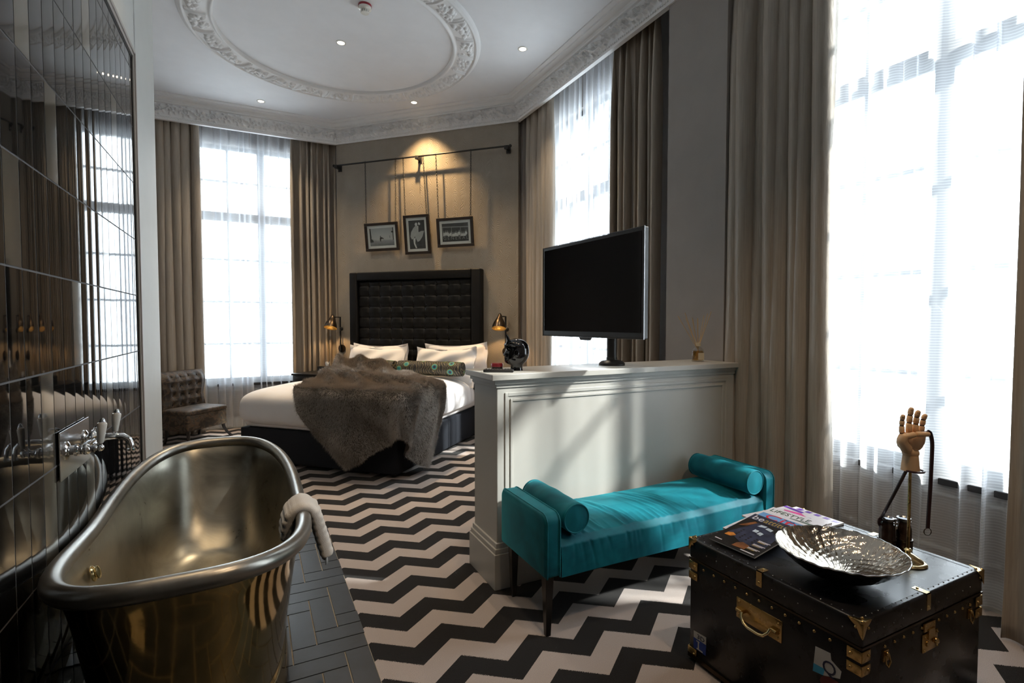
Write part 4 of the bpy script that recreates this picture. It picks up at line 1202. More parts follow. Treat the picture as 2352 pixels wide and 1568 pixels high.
# local: x along the screen width, -y (screen side) faces the tub, z up
hT = 0.620; zb = 1.359 - CT
sc_ = -1
body = MB().box2((-wT / 2, -0.010, zb), (wT / 2, 0.022, zb + hT)).build('housing', M['tv_plastic'], t, smooth=0, bevel=0.006, seg=3)
mb = MB(); e = 0.0012
mb.box2((-wT / 2 - e, -0.013, zb - e), (wT / 2 + e, -0.006, zb)); mb.box2((-wT / 2 - e, -0.013, zb + hT), (wT / 2 + e, -0.006, zb + hT + e)); mb.box2((-wT / 2 - e, -0.013, zb), (-wT / 2, -0.006, zb + hT)); mb.box2((wT / 2, -0.013, zb), (wT / 2 + e, -0.006, zb + hT))
mb.build('edge_trim', M['silver_edge'], body, smooth=0)
MB().box2((-wT / 2 + 0.022, -0.0125, zb + 0.036), (wT / 2 - 0.022, -0.0095, zb + hT - 0.022)).build('screen', M['tv_screen'], t, smooth=0)
MB().box2((-0.20, 0.02, zb + 0.12), (0.25, 0.055, zb + hT - 0.12)).build('rear_cover', M['tv_plastic'], t, smooth=0, bevel=0.01)
MB().prism([(-0.055, 0), (0.055, 0), (0.040, -0.018), (-0.040, -0.018)], 0.02, basis((-0.0, -0.010, zb), (1, 0, 0), (0, 0, 1))).build('sensor_lip', M['tv_plastic'], t, smooth=0)
inv = Matrix(t.matrix_basis).inverted()
pc = inv @ Vector((2.085, 2.715, CT))
MB().lathe([(0.0, 0), (0.084, 0), (0.084, 0.012), (0.070, 0.026), (0.036, 0.036), (0.036, 0.05)], (pc.x, pc.y, 0), None, 40).build('stand_foot', M['tv_plastic'], t)
MB().cyl((pc.x, pc.y, 0.04), (pc.x, pc.y, 0.46), 0.033, n=28).build('stand_pole', M['tv_plastic'], t)
MB().box2((min(pc.x, 0) - 0.04, 0.05, 0.36), (max(pc.x, 0) + 0.04, pc.y + 0.03, 0.46)).build('mount_arm', M['tv_plastic'], t, smooth=0)

# reed diffuser
t = thing('reed_diffuser', 'glass reed diffuser bottle standing at the right end of the divider top', 'diffuser', (2.835, 2.70, CT), R(-10))
mb = MB(); mb.lathe([(0.0, 0.0), (0.043, 0.0), (0.046, 0.006), (0.046, 0.062), (0.042, 0.080), (0.030, 0.096), (0.016, 0.104), (0.014, 0.122), (0.017, 0.124)], n=32, sx=1.0, sy=0.75)
mb.build('bottle', M['bottle_glass'], t, smooth=50)
MB().lathe([(0.0, 0.008), (0.040, 0.008), (0.041, 0.06), (0.036, 0.075), (0.0, 0.075)], n=32, sy=0.72).build('oil', M['amber'], t, smooth=50)
MB().lathe([(0.0165, 0.108), (0.019, 0.110), (0.019, 0.132), (0.010, 0.134)], n=24).build('collar', M['label_paper'], t)
MB().box2((-0.024, -0.0385, 0.014), (0.024, -0.0370, 0.062)).build('bottle_label', M['label_paper'], t, smooth=0)
mb = MB(); rr_ = random.Random(4)
for dx, dy, hh in ((-0.155, 0.02, 0.215), (-0.125, -0.03, 0.20), (-0.09, 0.03, 0.24), (-0.06, -0.02, 0.19), (-0.03, 0.03, 0.205), (-0.015, -0.01, 0.195), (0.01, 0.02, 0.20), (0.085, 0.01, 0.235), (0.092, -0.02, 0.25), (0.075, 0.04, 0.22)):
    mb.cyl((-dx * 0.25, -dy * 0.3, 0.02), (dx, dy, 0.124 + hh * 0.93), 0.0019, n=6)
mb.build('reeds', M['reed'], t)

# black head ornament on the divider, in profile: lofted slices
t0 = thing('head_ornament', 'glossy black ceramic head with one pointed ear, on the left end of the divider', 'ornament', (1.355, 2.665, CT), R(180 - 26))
# local +x = where the face looks (to the left of the picture)
sl = [  # z, front x, back x, half width
 (0.000, 0.034, -0.042, 0.038), (0.012, 0.030, -0.040, 0.035), (0.030, 0.031, -0.041, 0.035), (0.038, 0.050, -0.046, 0.040), (0.046, 0.062, -0.056, 0.046),
 (0.056, 0.066, -0.064, 0.052), (0.064, 0.060, -0.068, 0.055), (0.070, 0.068, -0.071, 0.057), (0.078, 0.064, -0.074, 0.058), (0.086, 0.072, -0.076, 0.060), (0.093, 0.073, -0.077, 0.061),
 (0.102, 0.065, -0.078, 0.062), (0.112, 0.060, -0.078, 0.063), (0.122, 0.058, -0.077, 0.063), (0.132, 0.061, -0.075, 0.063), (0.140, 0.067, -0.073, 0.062), (0.148, 0.066, -0.069, 0.060),
 (0.158, 0.058, -0.062, 0.055), (0.168, 0.046, -0.050, 0.046), (0.176, 0.030, -0.034, 0.033), (0.181, 0.012, -0.014, 0.014), (0.182, 0.001, -0.001, 0.001)]
mb = MB(); n = 36; ps = []; fs = []
for z, xf, xb, hw in sl:
    z *= 1.02
    for k in range(n):
        a = 2 * PI * k / n; c_, s_ = math.cos(a), math.sin(a)
        if c_ > 0:    # face side: narrow towards the nose line
            nose = math.exp(-((z - 0.094) / 0.022) ** 2) + 0.6 * math.exp(-((z - 0.060) / 0.014) ** 2)
            flat_ = min(xf, 0.052)
            x = flat_ * c_ + (xf - flat_) * max(0, c_) ** 14
            y = hw * s_ * (1 - 0.10 * c_)
        else:
            x = -xb * c_; y = hw * s_
        ps.append((x, y, z))
m_ = len(sl)
for i in range(m_ - 1):
    for k in range(n):
        k2 = (k + 1) % n; fs.append((i * n + k, i * n + k2, (i + 1) * n + k2, (i + 1) * n + k))
fs.append(tuple(range(n - 1, -1, -1)))
mb.add(ps, fs); mb.build('head', M['black_gloss'], t0, smooth=80)
for s_ in (-1, 1):
    mb = MB(); mb.ball((0.046, s_ * 0.026, 0.118), 0.013, 14, (0.55, 1.25, 0.6)); mb.build('eye', M['black_gloss'], t0)
    mb = MB(); mb.tube([(0.058, s_ * 0.008, 0.130), (0.060, s_ * 0.026, 0.136), (0.048, s_ * 0.046, 0.130)], 0.006, 8); mb.build('brow', M['black_gloss'], t0)
    mb = MB(); mb.ball((-0.004, s_ * 0.062, 0.102), 0.020, 16, (0.75, 0.35, 1.15)); mb.tube([(0.006, s_ * 0.066, 0.088), (-0.012, s_ * 0.070, 0.098), (-0.014, s_ * 0.071, 0.114), (0.002, s_ * 0.068, 0.122)], 0.004, 8); mb.build('ear', M['black_gloss'], t0)
    mb = MB(); mb.tube([(0.046, s_ * 0.020, 0.150), (0.040, s_ * 0.022, 0.172), (0.048, s_ * 0.024, 0.196), (0.054, s_ * 0.024, 0.208)], lambda q: 0.014 * (1 - q * 0.75), 10); mb.build('pointed_ear', M['black_gloss'], t0)
mb = MB(); mb.ball((0.060, 0, 0.066), 0.010, 12, (0.7, 1.9, 0.45)); mb.ball((0.058, 0, 0.057), 0.010, 12, (0.7, 1.7, 0.5)); mb.build('mouth', M['black_gloss'], t0)
# headdress band over the brow
mb = MB(); mb.tube([(0.060 * math.cos(a) + 0.002, 0.062 * math.sin(a), 0.144 + 0.006 * math.cos(a)) for a in [R(q) for q in range(-120, 121, 10)]], 0.007, 8); mb.build('brow_band', M['black_gloss'], t0)

t = thing('remote_control', 'slim black remote control lying on the left end of the divider', 'remote control', (1.215, 2.60, CT), R(-28))
MB().box2((-0.085, -0.021, 0.0), (0.085, 0.021, 0.017)).build('case', M['tv_plastic'], t, bevel=0.007, seg=3)
btn = MB().box((0, 0, 0), (0.008, 0.007, 0.002)).build('button', M['silver_edge'], t, smooth=0)
for i in range(9):
    for j in range(3):
        o = btn if i == j == 0 else btn.copy()
        if o is not btn: COL.objects.link(o)
        o.location = (-0.068 + i * 0.015, -0.012 + j * 0.012, 0.0178)
t = thing('red_candle_tin', 'small dark red tin beside the black head ornament', 'tin', (1.268, 2.735, CT))
MB().lathe([(0.0, 0), (0.032, 0), (0.033, 0.004), (0.033, 0.020), (0.031, 0.021)], n=28).build('base', M['black_wood'], t)
MB().lathe([(0.034, 0.019), (0.035, 0.022), (0.035, 0.036), (0.032, 0.040), (0.0, 0.041)], n=28).build('lid', M['red'], t)

# ------------------------------------------------------------------ teal bench
t = thing('bench', 'teal velvet bench with upholstered arms and black tapered legs, in front of the divider', 'bench', (1.93, 2.21, 0))
bx0, bx1 = 1.16 - 1.93, 2.715 - 1.93; by0, by1 = 1.985 - 2.21, 2.455 - 2.21
for s_, xa in ((-1, bx0), (1, bx1 - 0.088)):
    mb = MB(); r = 0.045
    zt, zb2 = 0.578, 0.285
    poly = []
    for cx_, a0 in ((by1 - r, 0), (by0 + r, 90)):
        for q in range(0, 91, 15): poly.append((cx_ + r * math.cos(R(a0 + q)), zt - r + r * math.sin(R(a0 + q))))
    poly += [(by0, zb2), (by1, zb2)]
    mb.prism(poly, 0.088, basis((xa, 0, 0), (0, 1, 0), (0, 0, 1)))
    ar = mb.build('arm', M['velvet'], t, bevel=0.013, seg=3, smooth=50)
    for e_ in (0.011, 0.077):
        pth = [(xa + e_, y, z) for y, z in poly[-1:] + poly[:-1]]
        MB().tube(pth, 0.0038, 8).build('piping', M['velvet'], ar)
# seat: crowned pad with gathered wrinkles
sx0, sx1 = bx0 + 0.090, bx1 - 0.090; sy0, sy1 = by0 + 0.004, by1 - 0.008
nu2, nv2 = 260, 150
uu = np.linspace(0, 1, nu2)[:, None]; q = np.linspace(0, 1, nv2)[None]
# profile across: bottom back -> top -> front bottom
def prof_(q):
    pts = np.array([(sy1, 0.275), (sy1, 0.36), (sy1, 0.43), (sy1 - 0.02, 0.452), (sy1 - 0.12, 0.464), ((sy0 + sy1) / 2, 0.468), (sy0 + 0.12, 0.460), (sy0 + 0.03, 0.442), (sy0 + 0.004, 0.415), (sy0, 0.36), (sy0, 0.275)])
    seg = np.hypot(*np.diff(pts, axis=0).T); s__ = np.concatenate([[0], np.cumsum(seg)]) / seg.sum()
    return np.interp(q, s__, pts[:, 0]), np.interp(q, s__, pts[:, 1])
Yp, Zp = prof_(q)
xx = sx0 + (sx1 - sx0) * uu + 0 * q
rgb_ = np.random.default_rng(12)
wr = np.zeros((nu2, nv2))
for k in range(26):
    c0 = rgb_.uniform(0.03, 0.62); qc = rgb_.uniform(0.35, 0.75); ql = rgb_.uniform(0.10, 0.26); sl_ = rgb_.uniform(-0.55, -0.2)
    wr += rgb_.uniform(0.4, 1) * np.exp(-((uu - c0 + sl_ * 0.35 * (q - qc)) / 0.0065) ** 2) * np.exp(-((q - qc) / ql) ** 2)
for k in range(20):
    c0 = rgb_.uniform(0.05, 0.98); ql = rgb_.uniform(0.06, 0.16)
    wr += 0.7 * rgb_.uniform(0.3, 1) * np.exp(-((uu - c0) / 0.006) ** 2) * np.exp(-((q - 0.72) / ql) ** 2)
ny_ = np.gradient(Yp, axis=1) + 0 * uu; nz2 = np.gradient(Zp, axis=1) + 0 * uu
nl = np.hypot(ny_, nz2) + 1e-9
YY = Yp + 0 * uu + (nz2 / nl) * 0.0075 * wr * -1; ZZ = Zp + 0 * uu - (-ny_ / nl) * 0.0075 * wr * -1 + 0.002 * np.sin(uu * 9)
V_, F_ = np_grid(xx, YY, ZZ)
np_mesh('seat', V_, F_, M['velvet'], t)
MB().box2((sx0, sy0 + 0.004, 0.272), (sx1, sy1 - 0.004, 0.300)).build('seat_underside', M['black_wood'], t, smooth=0)
for xx_, yy2 in ((bx0 + 0.035, by0 + 0.04), (bx0 + 0.05, by1 - 0.05), (bx1 - 0.05, by0 + 0.04), (bx1 - 0.05, by1 - 0.05)):
    MB().box((xx_, yy2, 0.145), (0.044, 0.044, 0.29), None, 0, 0.55).build('leg', M['black_wood'], t, smooth=0, bevel=0.002)
bolster('bolster_cushion', 'teal velvet bolster at the left end of the bench', 'bolster', 'teal bench bolsters', (1.335, 2.205, 0.535), R(90), 0.42, 0.072, M['velvet'])
bolster('bolster_cushion', 'teal velvet bolster at the far right end of the bench', 'bolster', 'teal bench bolsters', (2.555, 2.215, 0.535), R(90), 0.44, 0.072, M['velvet'])

# ------------------------------------------------------------------ trunk
TX0, TX1, TY0, TY1, TZT = 1.655, 2.415, 0.905, 1.61, 0.532
t = thing('trunk', 'black leather travelling trunk with brass corners used as a coffee table', 'trunk', ((TX0 + TX1) / 2, (TY0 + TY1) / 2, 0))
ox, oy = t.location.x, t.location.y
def tp(x, y, z): return (x - ox, y - oy, z)
MB().box2(tp(TX0 + 0.004, TY0 + 0.004, 0.016), tp(TX1 - 0.004, TY1 - 0.004, 0.446)).build('body', M['black_leather'], t, smooth=40, bevel=0.005, seg=2)
lid = MB().box2(tp(TX0, TY0, 0.446), tp(TX1, TY1, TZT)).build('lid', M['black_leather'], t, smooth=40, bevel=0.010, seg=3)
mb = MB()
for a, b2 in (((TX0 - 0.001, TY0, 0.442), (TX0 + 0.003, TY1, 0.449)), ((TX0, TY0 - 0.001, 0.442), (TX1, TY0 + 0.003, 0.449))): mb.box2(tp(*a), tp(*b2))
mb.build('lid_rim', M['bronze'], t, smooth=0)
mb = MB()
for a, b2 in (((TX0 - 0.001, TY0, 0.016), (TX0 + 0.005, TY1, 0.034)), ((TX0, TY0 - 0.001, 0.016), (TX1, TY0 + 0.005, 0.034))): mb.box2(tp(*a), tp(*b2))
mb.build('bottom_rim', M['bronze'], t, smooth=0)
for xx_ in (TX0 + 0.05, TX1 - 0.05):
    for yy2 in (TY0 + 0.05, TY1 - 0.05):
        MB().cyl(tp(xx_, yy2, 0), tp(xx_, yy2, 0.02), 0.02).build('foot', M['black_wood'], t)
MB().box2(tp(TX0 + 0.02, TY0 + 0.02, TZT - 0.001), tp(TX1 - 0.02, TY1 - 0.02, TZT + 0.0005)).build('lid_panel', M['black_leather'], lid, smooth=0)
# line of stitching on the far edge of the lid
MB().box2(tp(TX1 - 0.035, TY0 + 0.03, TZT + 0.0002), tp(TX1 - 0.031, TY1 - 0.03, TZT + 0.0012)).build('lid_seam', M['black_gap'], lid, smooth=0)
def stud(mb, c, nrm_, r=0.0055): mb.lathe([(r, 0), (r * 0.85, r * 0.5), (r * 0.4, r * 0.8), (0, r * 0.88)], c, align(nrm_), 10)
def studs(name, mat, parent, pts, r):
    protos = {}
    for c, nrm_ in pts:
        if nrm_ not in protos:
            mb = MB(); stud(mb, (0, 0, 0), nrm_, r); o = mb.build(name, mat, parent); protos[nrm_] = o
        else:
            o = protos[nrm_].copy(); COL.objects.link(o)
        o.location = c
pts = []
y = 1.585
while y > 0.97: pts.append((tp(TX0 + 0.003, y, 0.421), (-1, 0, 0))); y -= 0.0527
x = 1.783
while x < 2.36: pts.append((tp(x, TY0 + 0.003, 0.420), (0, -1, 0))); x += 0.0545
studs('stud', M['brass'], t, pts, 0.0055)
pts = [(tp(TX0 + 0.016, TY0 + 0.035 + k * 0.0355, TZT), (0, 0, 1)) for k in range(19)]
for k in range(21): pts.append((tp(TX0 + 0.045 + k * 0.0335, TY0 + 0.017, TZT), (0, 0, 1))); pts.append((tp(TX0 + 0.045 + k * 0.0335, TY1 - 0.017, TZT), (0, 0, 1)))
for k in range(12): pts.append((tp(TX0, TY0 + 0.06 + k * 0.05, 0.487), (-1, 0, 0))); pts.append((tp(TX0 + 0.06 + k * 0.055, TY0, 0.487), (0, -1, 0)))
studs('tack', M['silver_edge'], lid, pts, 0.0027)
# brass corner caps on the lid
def corner_cap(cx, cy, sx, sy):
    r = 0.070; th = 0.0022
    mb = MB()
    def arcpoly(r1, r2):
        p = [(0, 0), (r1, 0)]
        for q in range(1, 6):
            a = q / 6 * PI / 2; p.append((r1 * (1 - 0.42 * math.sin(2 * a)) * math.cos(a) * 1.0, r2 * (1 - 0.42 * math.sin(2 * a)) * math.sin(a)))
        p.append((0, r2)); return p
    o = tp(cx - sx * th * 0, cy, TZT)
    # top plate, and the two side plates hanging down
    Mt = basis(tp(cx - sx * 0.001, cy - sy * 0.001, TZT - 0.001), (sx, 0, 0), (0, sy, 0)); dz = th if Mt[2][2] > 0 else -th
    mb.prism(arcpoly(r * 0.62, r * 0.62), dz, Mt)
    Ms = basis(tp(cx - sx * 0.001, cy - sy * 0.0015, TZT + 0.0005), (0, sy, 0), (0, 0, -1)); d1 = th if (Ms[0][2] * -sx) > 0 else -th
    mb.prism(arcpoly(r * 0.66, r * 0.80), d1, Ms)
    Ms = basis(tp(cx - sx * 0.0015, cy - sy * 0.001, TZT + 0.0005), (sx, 0, 0), (0, 0, -1)); d2 = th if (Ms[1][2] * -sy) > 0 else -th
    mb.prism(arcpoly(r * 0.66, r * 0.80), d2, Ms)
    mb.ball(tp(cx + sx * 0.003, cy + sy * 0.003, TZT - 0.003), 0.0075, 12)
    c = mb.build('corner_cap', M['brass'], t, smooth=40, bevel=0.0012)
    mb = MB()
    stud(mb, tp(cx + sx * 0.022, cy + sy * 0.014, TZT + 0.001), (0, 0, 1), 0.005); stud(mb, tp(cx - sx * 0.001, cy + sy * 0.020, TZT - 0.024), (-sx, 0, 0), 0.005); stud(mb, tp(cx + sx * 0.028, cy - sy * 0.001, TZT - 0.024), (0, -sy, 0), 0.005)
    mb.build('rivets', M['brass'], c)
corner_cap(TX0, TY0, 1, 1); corner_cap(TX0, TY1, 1, -1); corner_cap(TX1, TY0, -1, 1); corner_cap(TX1, TY1, -1, -1)
def corner_wrap(cx, cy, sx, sy, z0, z1):
    th = 0.003; ln = 0.046
    mb = MB(); a = tp(cx, cy, 0)
    mb.box2((a[0] - sx * th * 0.3, a[1] - sy * th * 0.3, z0), (a[0] + sx * th, a[1] + sy * ln, z1)); mb.box2((a[0] - sx * th * 0.3, a[1] - sy * th * 0.3, z0), (a[0] + sx * ln, a[1] + sy * th, z1))
    c = mb.build('corner_bracket', M['brass'], t, smooth=30, bevel=0.003, seg=2)
    mb = MB(); zc_ = (z0 + z1) / 2
    stud(mb, (a[0] - sx * 0.001, a[1] + sy * 0.034, zc_), (-sx, 0, 0)); stud(mb, (a[0] + sx * 0.034, a[1] - sy * 0.001, zc_), (0, -sy, 0)); mb.build('rivets', M['brass'], c)
for cx, cy, sx, sy in ((TX0, TY0, 1, 1), (TX0, TY1, 1, -1), (TX1, TY0, -1, 1)):
    corner_wrap(cx, cy, sx, sy, 0.400, 0.436); corner_wrap(cx, cy, sx, sy, 0.358, 0.390)
    corner_wrap(cx, cy, sx, sy, 0.018, 0.062)
# lid straps
mb = MB(); mb.box2(tp(TX0 - 0.002, 1.256, TZT - 0.056), tp(TX0 + 0.001, 1.279, TZT + 0.002)); mb.box2(tp(TX0 - 0.002, 1.256, TZT - 0.001), tp(TX0 + 0.036, 1.279, TZT + 0.002))
stud(mb, tp(TX0 - 0.002, 1.2675, TZT - 0.04), (-1, 0, 0), 0.005); stud(mb, tp(TX0 + 0.022, 1.2675, TZT + 0.002), (0, 0, 1), 0.005)
mb.build('lid_clasp', M['brass'], t, smooth=40)
mb = MB(); mb.box2(tp(2.022, TY0 - 0.002, TZT - 0.056), tp(2.045, TY0 + 0.001, TZT + 0.002)); mb.box2(tp(2.022, TY0 - 0.002, TZT - 0.001), tp(2.045, TY0 + 0.046, TZT + 0.002))
stud(mb, tp(2.0335, TY0 - 0.002, TZT - 0.045), (0, -1, 0), 0.005); stud(mb, tp(2.0335, TY0 + 0.034, TZT + 0.002), (0, 0, 1), 0.005)
mb.build('lid_clasp', M['brass_pale'], t, smooth=40)
mb = MB(); mb.box2(tp(TX1 - 0.046, 1.262, TZT - 0.001), tp(TX1 + 0.002, 1.285, TZT + 0.002)); mb.box2(tp(TX1 - 0.001, 1.262, TZT - 0.05), tp(TX1 + 0.002, 1.285, TZT + 0.002)); mb.build('lid_clasp', M['brass_pale'], t, smooth=40)
# carrying handle on a brass back plate
hp = MB().box2(tp(TX0 - 0.001, 1.173, 0.312), tp(TX0 + 0.005, 1.366, 0.392)).build('handle_plate', M['brass'], t, smooth=30, bevel=0.003)
mb = MB()
for yy2 in (1.352, 1.187):
    for zz in (0.378, 0.352, 0.326): stud(mb, tp(TX0 - 0.001, yy2, zz), (-1, 0, 0), 0.0045)
mb.build('rivets', M['brass'], hp)
for yy2 in (1.343, 1.196):
    mb = MB(); mb.box(tp(TX0 - 0.006, yy2, 0.350), (0.012, 0.03, 0.014)); mb.cyl(tp(TX0 - 0.012, yy2 - 0.012, 0.350), tp(TX0 - 0.012, yy2 + 0.012, 0.350), 0.007, n=14); mb.build('handle_bracket', M['brass'], hp, smooth=40)
mb = MB(); mb.tube([tp(TX0 - 0.013, 1.330, 0.350), tp(TX0 - 0.022, 1.326, 0.338), tp(TX0 - 0.028, 1.310, 0.322), tp(TX0 - 0.030, 1.290, 0.316), tp(TX0 - 0.030, 1.245, 0.315), tp(TX0 - 0.028, 1.226, 0.320), tp(TX0 - 0.022, 1.212, 0.336), tp(TX0 - 0.013, 1.209, 0.350)], 0.0055, 12)
mb.build('handle', M['brass_pale'], hp)
# lock and catches on the end facing the viewer
lk = MB().box2(tp(2.006, TY0 - 0.001, 0.330), tp(2.102, TY0 + 0.005, 0.394)).build('lock_plate', M['brass'], t, smooth=30, bevel=0.003)
mb = MB(); mb.box2(tp(2.008, TY0 - 0.003, 0.404), tp(2.078, TY0 + 0.001, 0.432)); mb.box2(tp(2.03, TY0 - 0.006, 0.375), tp(2.07, TY0 + 0.001, 0.41)); mb.ball(tp(2.075, TY0 - 0.006, 0.362), 0.011, 14); mb.cyl(tp(2.03, TY0, 0.36), tp(2.03, TY0 - 0.006, 0.36), 0.010)
for a, b2 in ((2.014, 0.386), (2.094, 0.386), (2.094, 0.338), (2.014, 0.338), (2.018, 0.424), (2.070, 0.424)): stud(mb, tp(a, TY0 - 0.002, b2), (0, -1, 0), 0.004)
mb.build('hasp', M['brass'], lk, smooth=40)
for xx_ in (1.785, 2.322):
    mb = MB(); mb.box2(tp(xx_ - 0.014, TY0 - 0.001, 0.372), tp(xx_ + 0.014, TY0 + 0.005, 0.408)); mb.tube([tp(xx_ - 0.010, TY0 - 0.004, 0.395), tp(xx_ - 0.012, TY0 - 0.008, 0.37), tp(xx_, TY0 - 0.008, 0.356), tp(xx_ + 0.012, TY0 - 0.008, 0.37), tp(xx_ + 0.010, TY0 - 0.004, 0.395)], 0.003, 8); mb.ball(tp(xx_, TY0 - 0.004, 0.398), 0.007, 10)
    mb.build('catch', M['brass'], t, smooth=40)
# luggage stickers on the side
blue = simple('sticker blue', (0.02, 0.055, 0.30), 0.5); skyb = simple('sticker light blue', (0.04, 0.30, 0.50), 0.5); offw = simple('sticker white', (0.55, 0.55, 0.53), 0.5, var=0.1)
navy = simple('sticker navy', (0.01, 0.015, 0.05), 0.5); redst = simple('sticker dark red', (0.10, 0.012, 0.012), 0.5)
SM = basis(tp(TX0 + 0.0038, 1.582, 0.064), (0, -1, 0), (0, 0, 1))
if SM[0][2] > 0: pass
st = MB().prism([(0, 0), (0.067, 0.002), (0.067, 0.080), (0.0, 0.074)], 0.0008, SM); s1_ = st.build('luggage_sticker', offw, t, smooth=0)
sgn = 1
MB().prism([(0, 0), (0.067, 0.002), (0.067, 0.048), (0.0, 0.046)], 0.0012, SM).build('blue_field', blue, s1_, smooth=0)
text('L', 0.052, offw, s1_, SM @ Matrix.Translation((0.020, 0.004, 0.0014)), font_scale=(1.1, 1))
mb = MB(); mb.prism([(0.018, 0.004), (0.050, 0.004), (0.050, 0.009), (0.018, 0.009)], 0.0018, SM); mb.prism([(0.016, 0.036), (0.032, 0.036), (0.032, 0.041), (0.016, 0.041)], 0.0018, SM); mb.build('letter_serifs', offw, s1_, smooth=0)
text('3D', 0.026, navy, s1_, SM @ Matrix.Translation((0.018, 0.052, 0.0012)), font_scale=(1.3, 1))
SM = basis(tp(TX0 + 0.0038, 1.060, 0.270), (0, -1, 0), (0, 0, 1))
s2_ = MB().prism([(0.0, 0.014), (0.035, 0.020), (0.089, 0.042), (0.093, 0.068), (0.060, 0.086), (0.057, 0.107), (0.007, 0.102)], 0.0008, SM).build('luggage_sticker', offw, t, smooth=0)
MB().prism([(0.0, 0.014), (0.035, 0.020), (0.040, 0.044), (0.002, 0.042)], 0.0012, SM).build('blue_field', skyb, s2_, smooth=0)
text('Q', 0.062, navy, s2_, SM @ Matrix.Translation((0.030, 0.035, 0.0014)), font_scale=(0.95, 1))
s3_ = MB().prism([(0.040 + 0.045 * math.cos(a) + 0.03, 0.0 + 0.028 * math.sin(a)) for a in [k * PI / 8 for k in range(16)]], 0.0016, SM).build('luggage_sticker', redst, t, smooth=0)

# ------------------------------------------------------------------ things on the trunk
# magazines, fanned out; local x across the cover, local y up the cover
def magazine(label, loc, rz, cover, th=0.006, w_=0.215, h=0.285):
    m_ = thing('magazine', label, 'magazine', loc, rz, 'magazines fanned out on the trunk')
    MB().box2((0, -h, 0), (w_, 0, th - 0.0008)).build('pages', M['paper'], m_, smooth=0)
    c = MB().box2((-0.0006, -h, th - 0.0008), (w_, 0.0, th)).build('cover', cover, m_, smooth=0)
    return m_, c, basis((0, -h, th), (1, 0, 0), (0, 1, 0))
cov = lambda n, c, **k: simple('cover ' + n, c, 0.28, **k)
c_black = cov('black', (0.012, 0.010, 0.009), var=0.3); c_blue = cov('sky blue', (0.16, 0.34, 0.62), var=0.06); c_white = cov('white', (0.72, 0.70, 0.74), var=0.04)
c_red = cov('red', (0.75, 0.03, 0.05)); c_gold = cov('gold', (0.42, 0.30, 0.08)); c_orange = cov('orange glow', (0.55, 0.20, 0.03), var=0.5, vscale=40); c_slate = cov('slate', (0.035, 0.04, 0.075), var=0.4, vscale=30)
c_pale = cov('pale window', (0.50, 0.58, 0.66), var=0.4, vscale=90); c_brown = cov('dusk brown', (0.22, 0.085, 0.03), var=0.4, vscale=30); c_pink = cov('pink', (0.72, 0.08, 0.32), var=0.3, vscale=30); c_purple = cov('violet', (0.16, 0.06, 0.42), var=0.2); c_green = cov('dark green', (0.05, 0.09, 0.06), var=0.6, vscale=40)
def mag_place(m_, tl, ang, slope):
    ax = Vector((math.cos(R(ang)), math.sin(R(ang)), 0)); up0 = Vector((-ax.y, ax.x, 0))      # up of the cover points away from the trunk's near side
    up = Vector((up0.x * math.cos(slope), up0.y * math.cos(slope), math.sin(slope))).normalized()
    nrm_ = ax.cross(up)
    Mm = Matrix.Identity(4)
    for i in range(3): Mm[i][0] = ax[i]; Mm[i][1] = up[i]; Mm[i][2] = nrm_[i]; Mm[i][3] = tl[i]
    m_.matrix_world = Mm
def poly_on(parent, PMm, pts, mat, z=0.0003, name='cover_print'):
    return MB().prism(pts, 0.0003, PMm @ Matrix.Translation((0, 0, z))).build(name, mat, parent, smooth=0)
m_, c, PMm = magazine('white and violet magazine at the bottom right of the fanned pile', (0, 0, 0), 0, c_white, 0.0085, 0.23, 0.295)
mag_place(m_, (2.385, 1.625, 0.5335), -90, 0.0)
for k in range(5): poly_on(c, PMm, [(0.02 + k * 0.043, 0.262), (0.045 + k * 0.043, 0.262), (0.048 + k * 0.043, 0.285), (0.022 + k * 0.043, 0.288)], c_purple)
m_, c, PMm = magazine('magazine with a pink and purple printed cover in the middle of the pile', (0, 0, 0), 0, c_white, 0.0075, 0.235, 0.29)
mag_place(m_, (2.335, 1.640, 0.5425), -95, 0.022)
poly_on(c, PMm, [(0.0, 0.265), (0.10, 0.265), (0.10, 0.285), (0.0, 0.285)], c_purple)
poly_on(c, PMm, [(0.03, 0.235), (0.10, 0.262), (0.20, 0.22), (0.225, 0.19), (0.16, 0.20), (0.10, 0.19), (0.05, 0.21)], c_pink)
poly_on(c, PMm, [(0.11, 0.225), (0.16, 0.25), (0.20, 0.235), (0.15, 0.215)], c_purple, 0.0006)
m_, c, PMm = magazine('white lifestyle magazine with a dark masthead, under the blue one', (0, 0, 0), 0, c_white, 0.008, 0.245, 0.30)
mag_place(m_, (2.235, 1.640, 0.5515), -84, 0.050)
text('LIFESTYLE', 0.047, c_green, c, PMm @ Matrix.Translation((0.010, 0.245, 0.0004)), font_scale=(0.9, 1.0), name='masthead')
poly_on(c, PMm, [(0.06, 0.10), (0.24, 0.10), (0.24, 0.24), (0.12, 0.235)], c_green)
m_, c, PMm = magazine('blue magazine with a large red City masthead', (0, 0, 0), 0, c_white, 0.007, 0.213, 0.30)
mag_place(m_, (2.130, 1.612, 0.5640), -85.5, 0.070)
poly_on(c, PMm, [(0.012, 0.02), (0.200, 0.02), (0.200, 0.278), (0.012, 0.278)], c_blue)
text('City', 0.074, c_red, c, PMm @ Matrix.Translation((0.040, 0.226, 0.0008)), font_scale=(1.35, 1.0), name='masthead')
text('IN THE', 0.013, cov('ink blue', (0.03, 0.05, 0.2)), c, PMm @ Matrix.Translation((0.125, 0.262, 0.0012)), name='small_masthead')
m_, c, PMm = magazine('dark magazine showing a building at night, lying on top of the pile', (0, 0, 0), 0, c_black, 0.006, 0.210, 0.309)
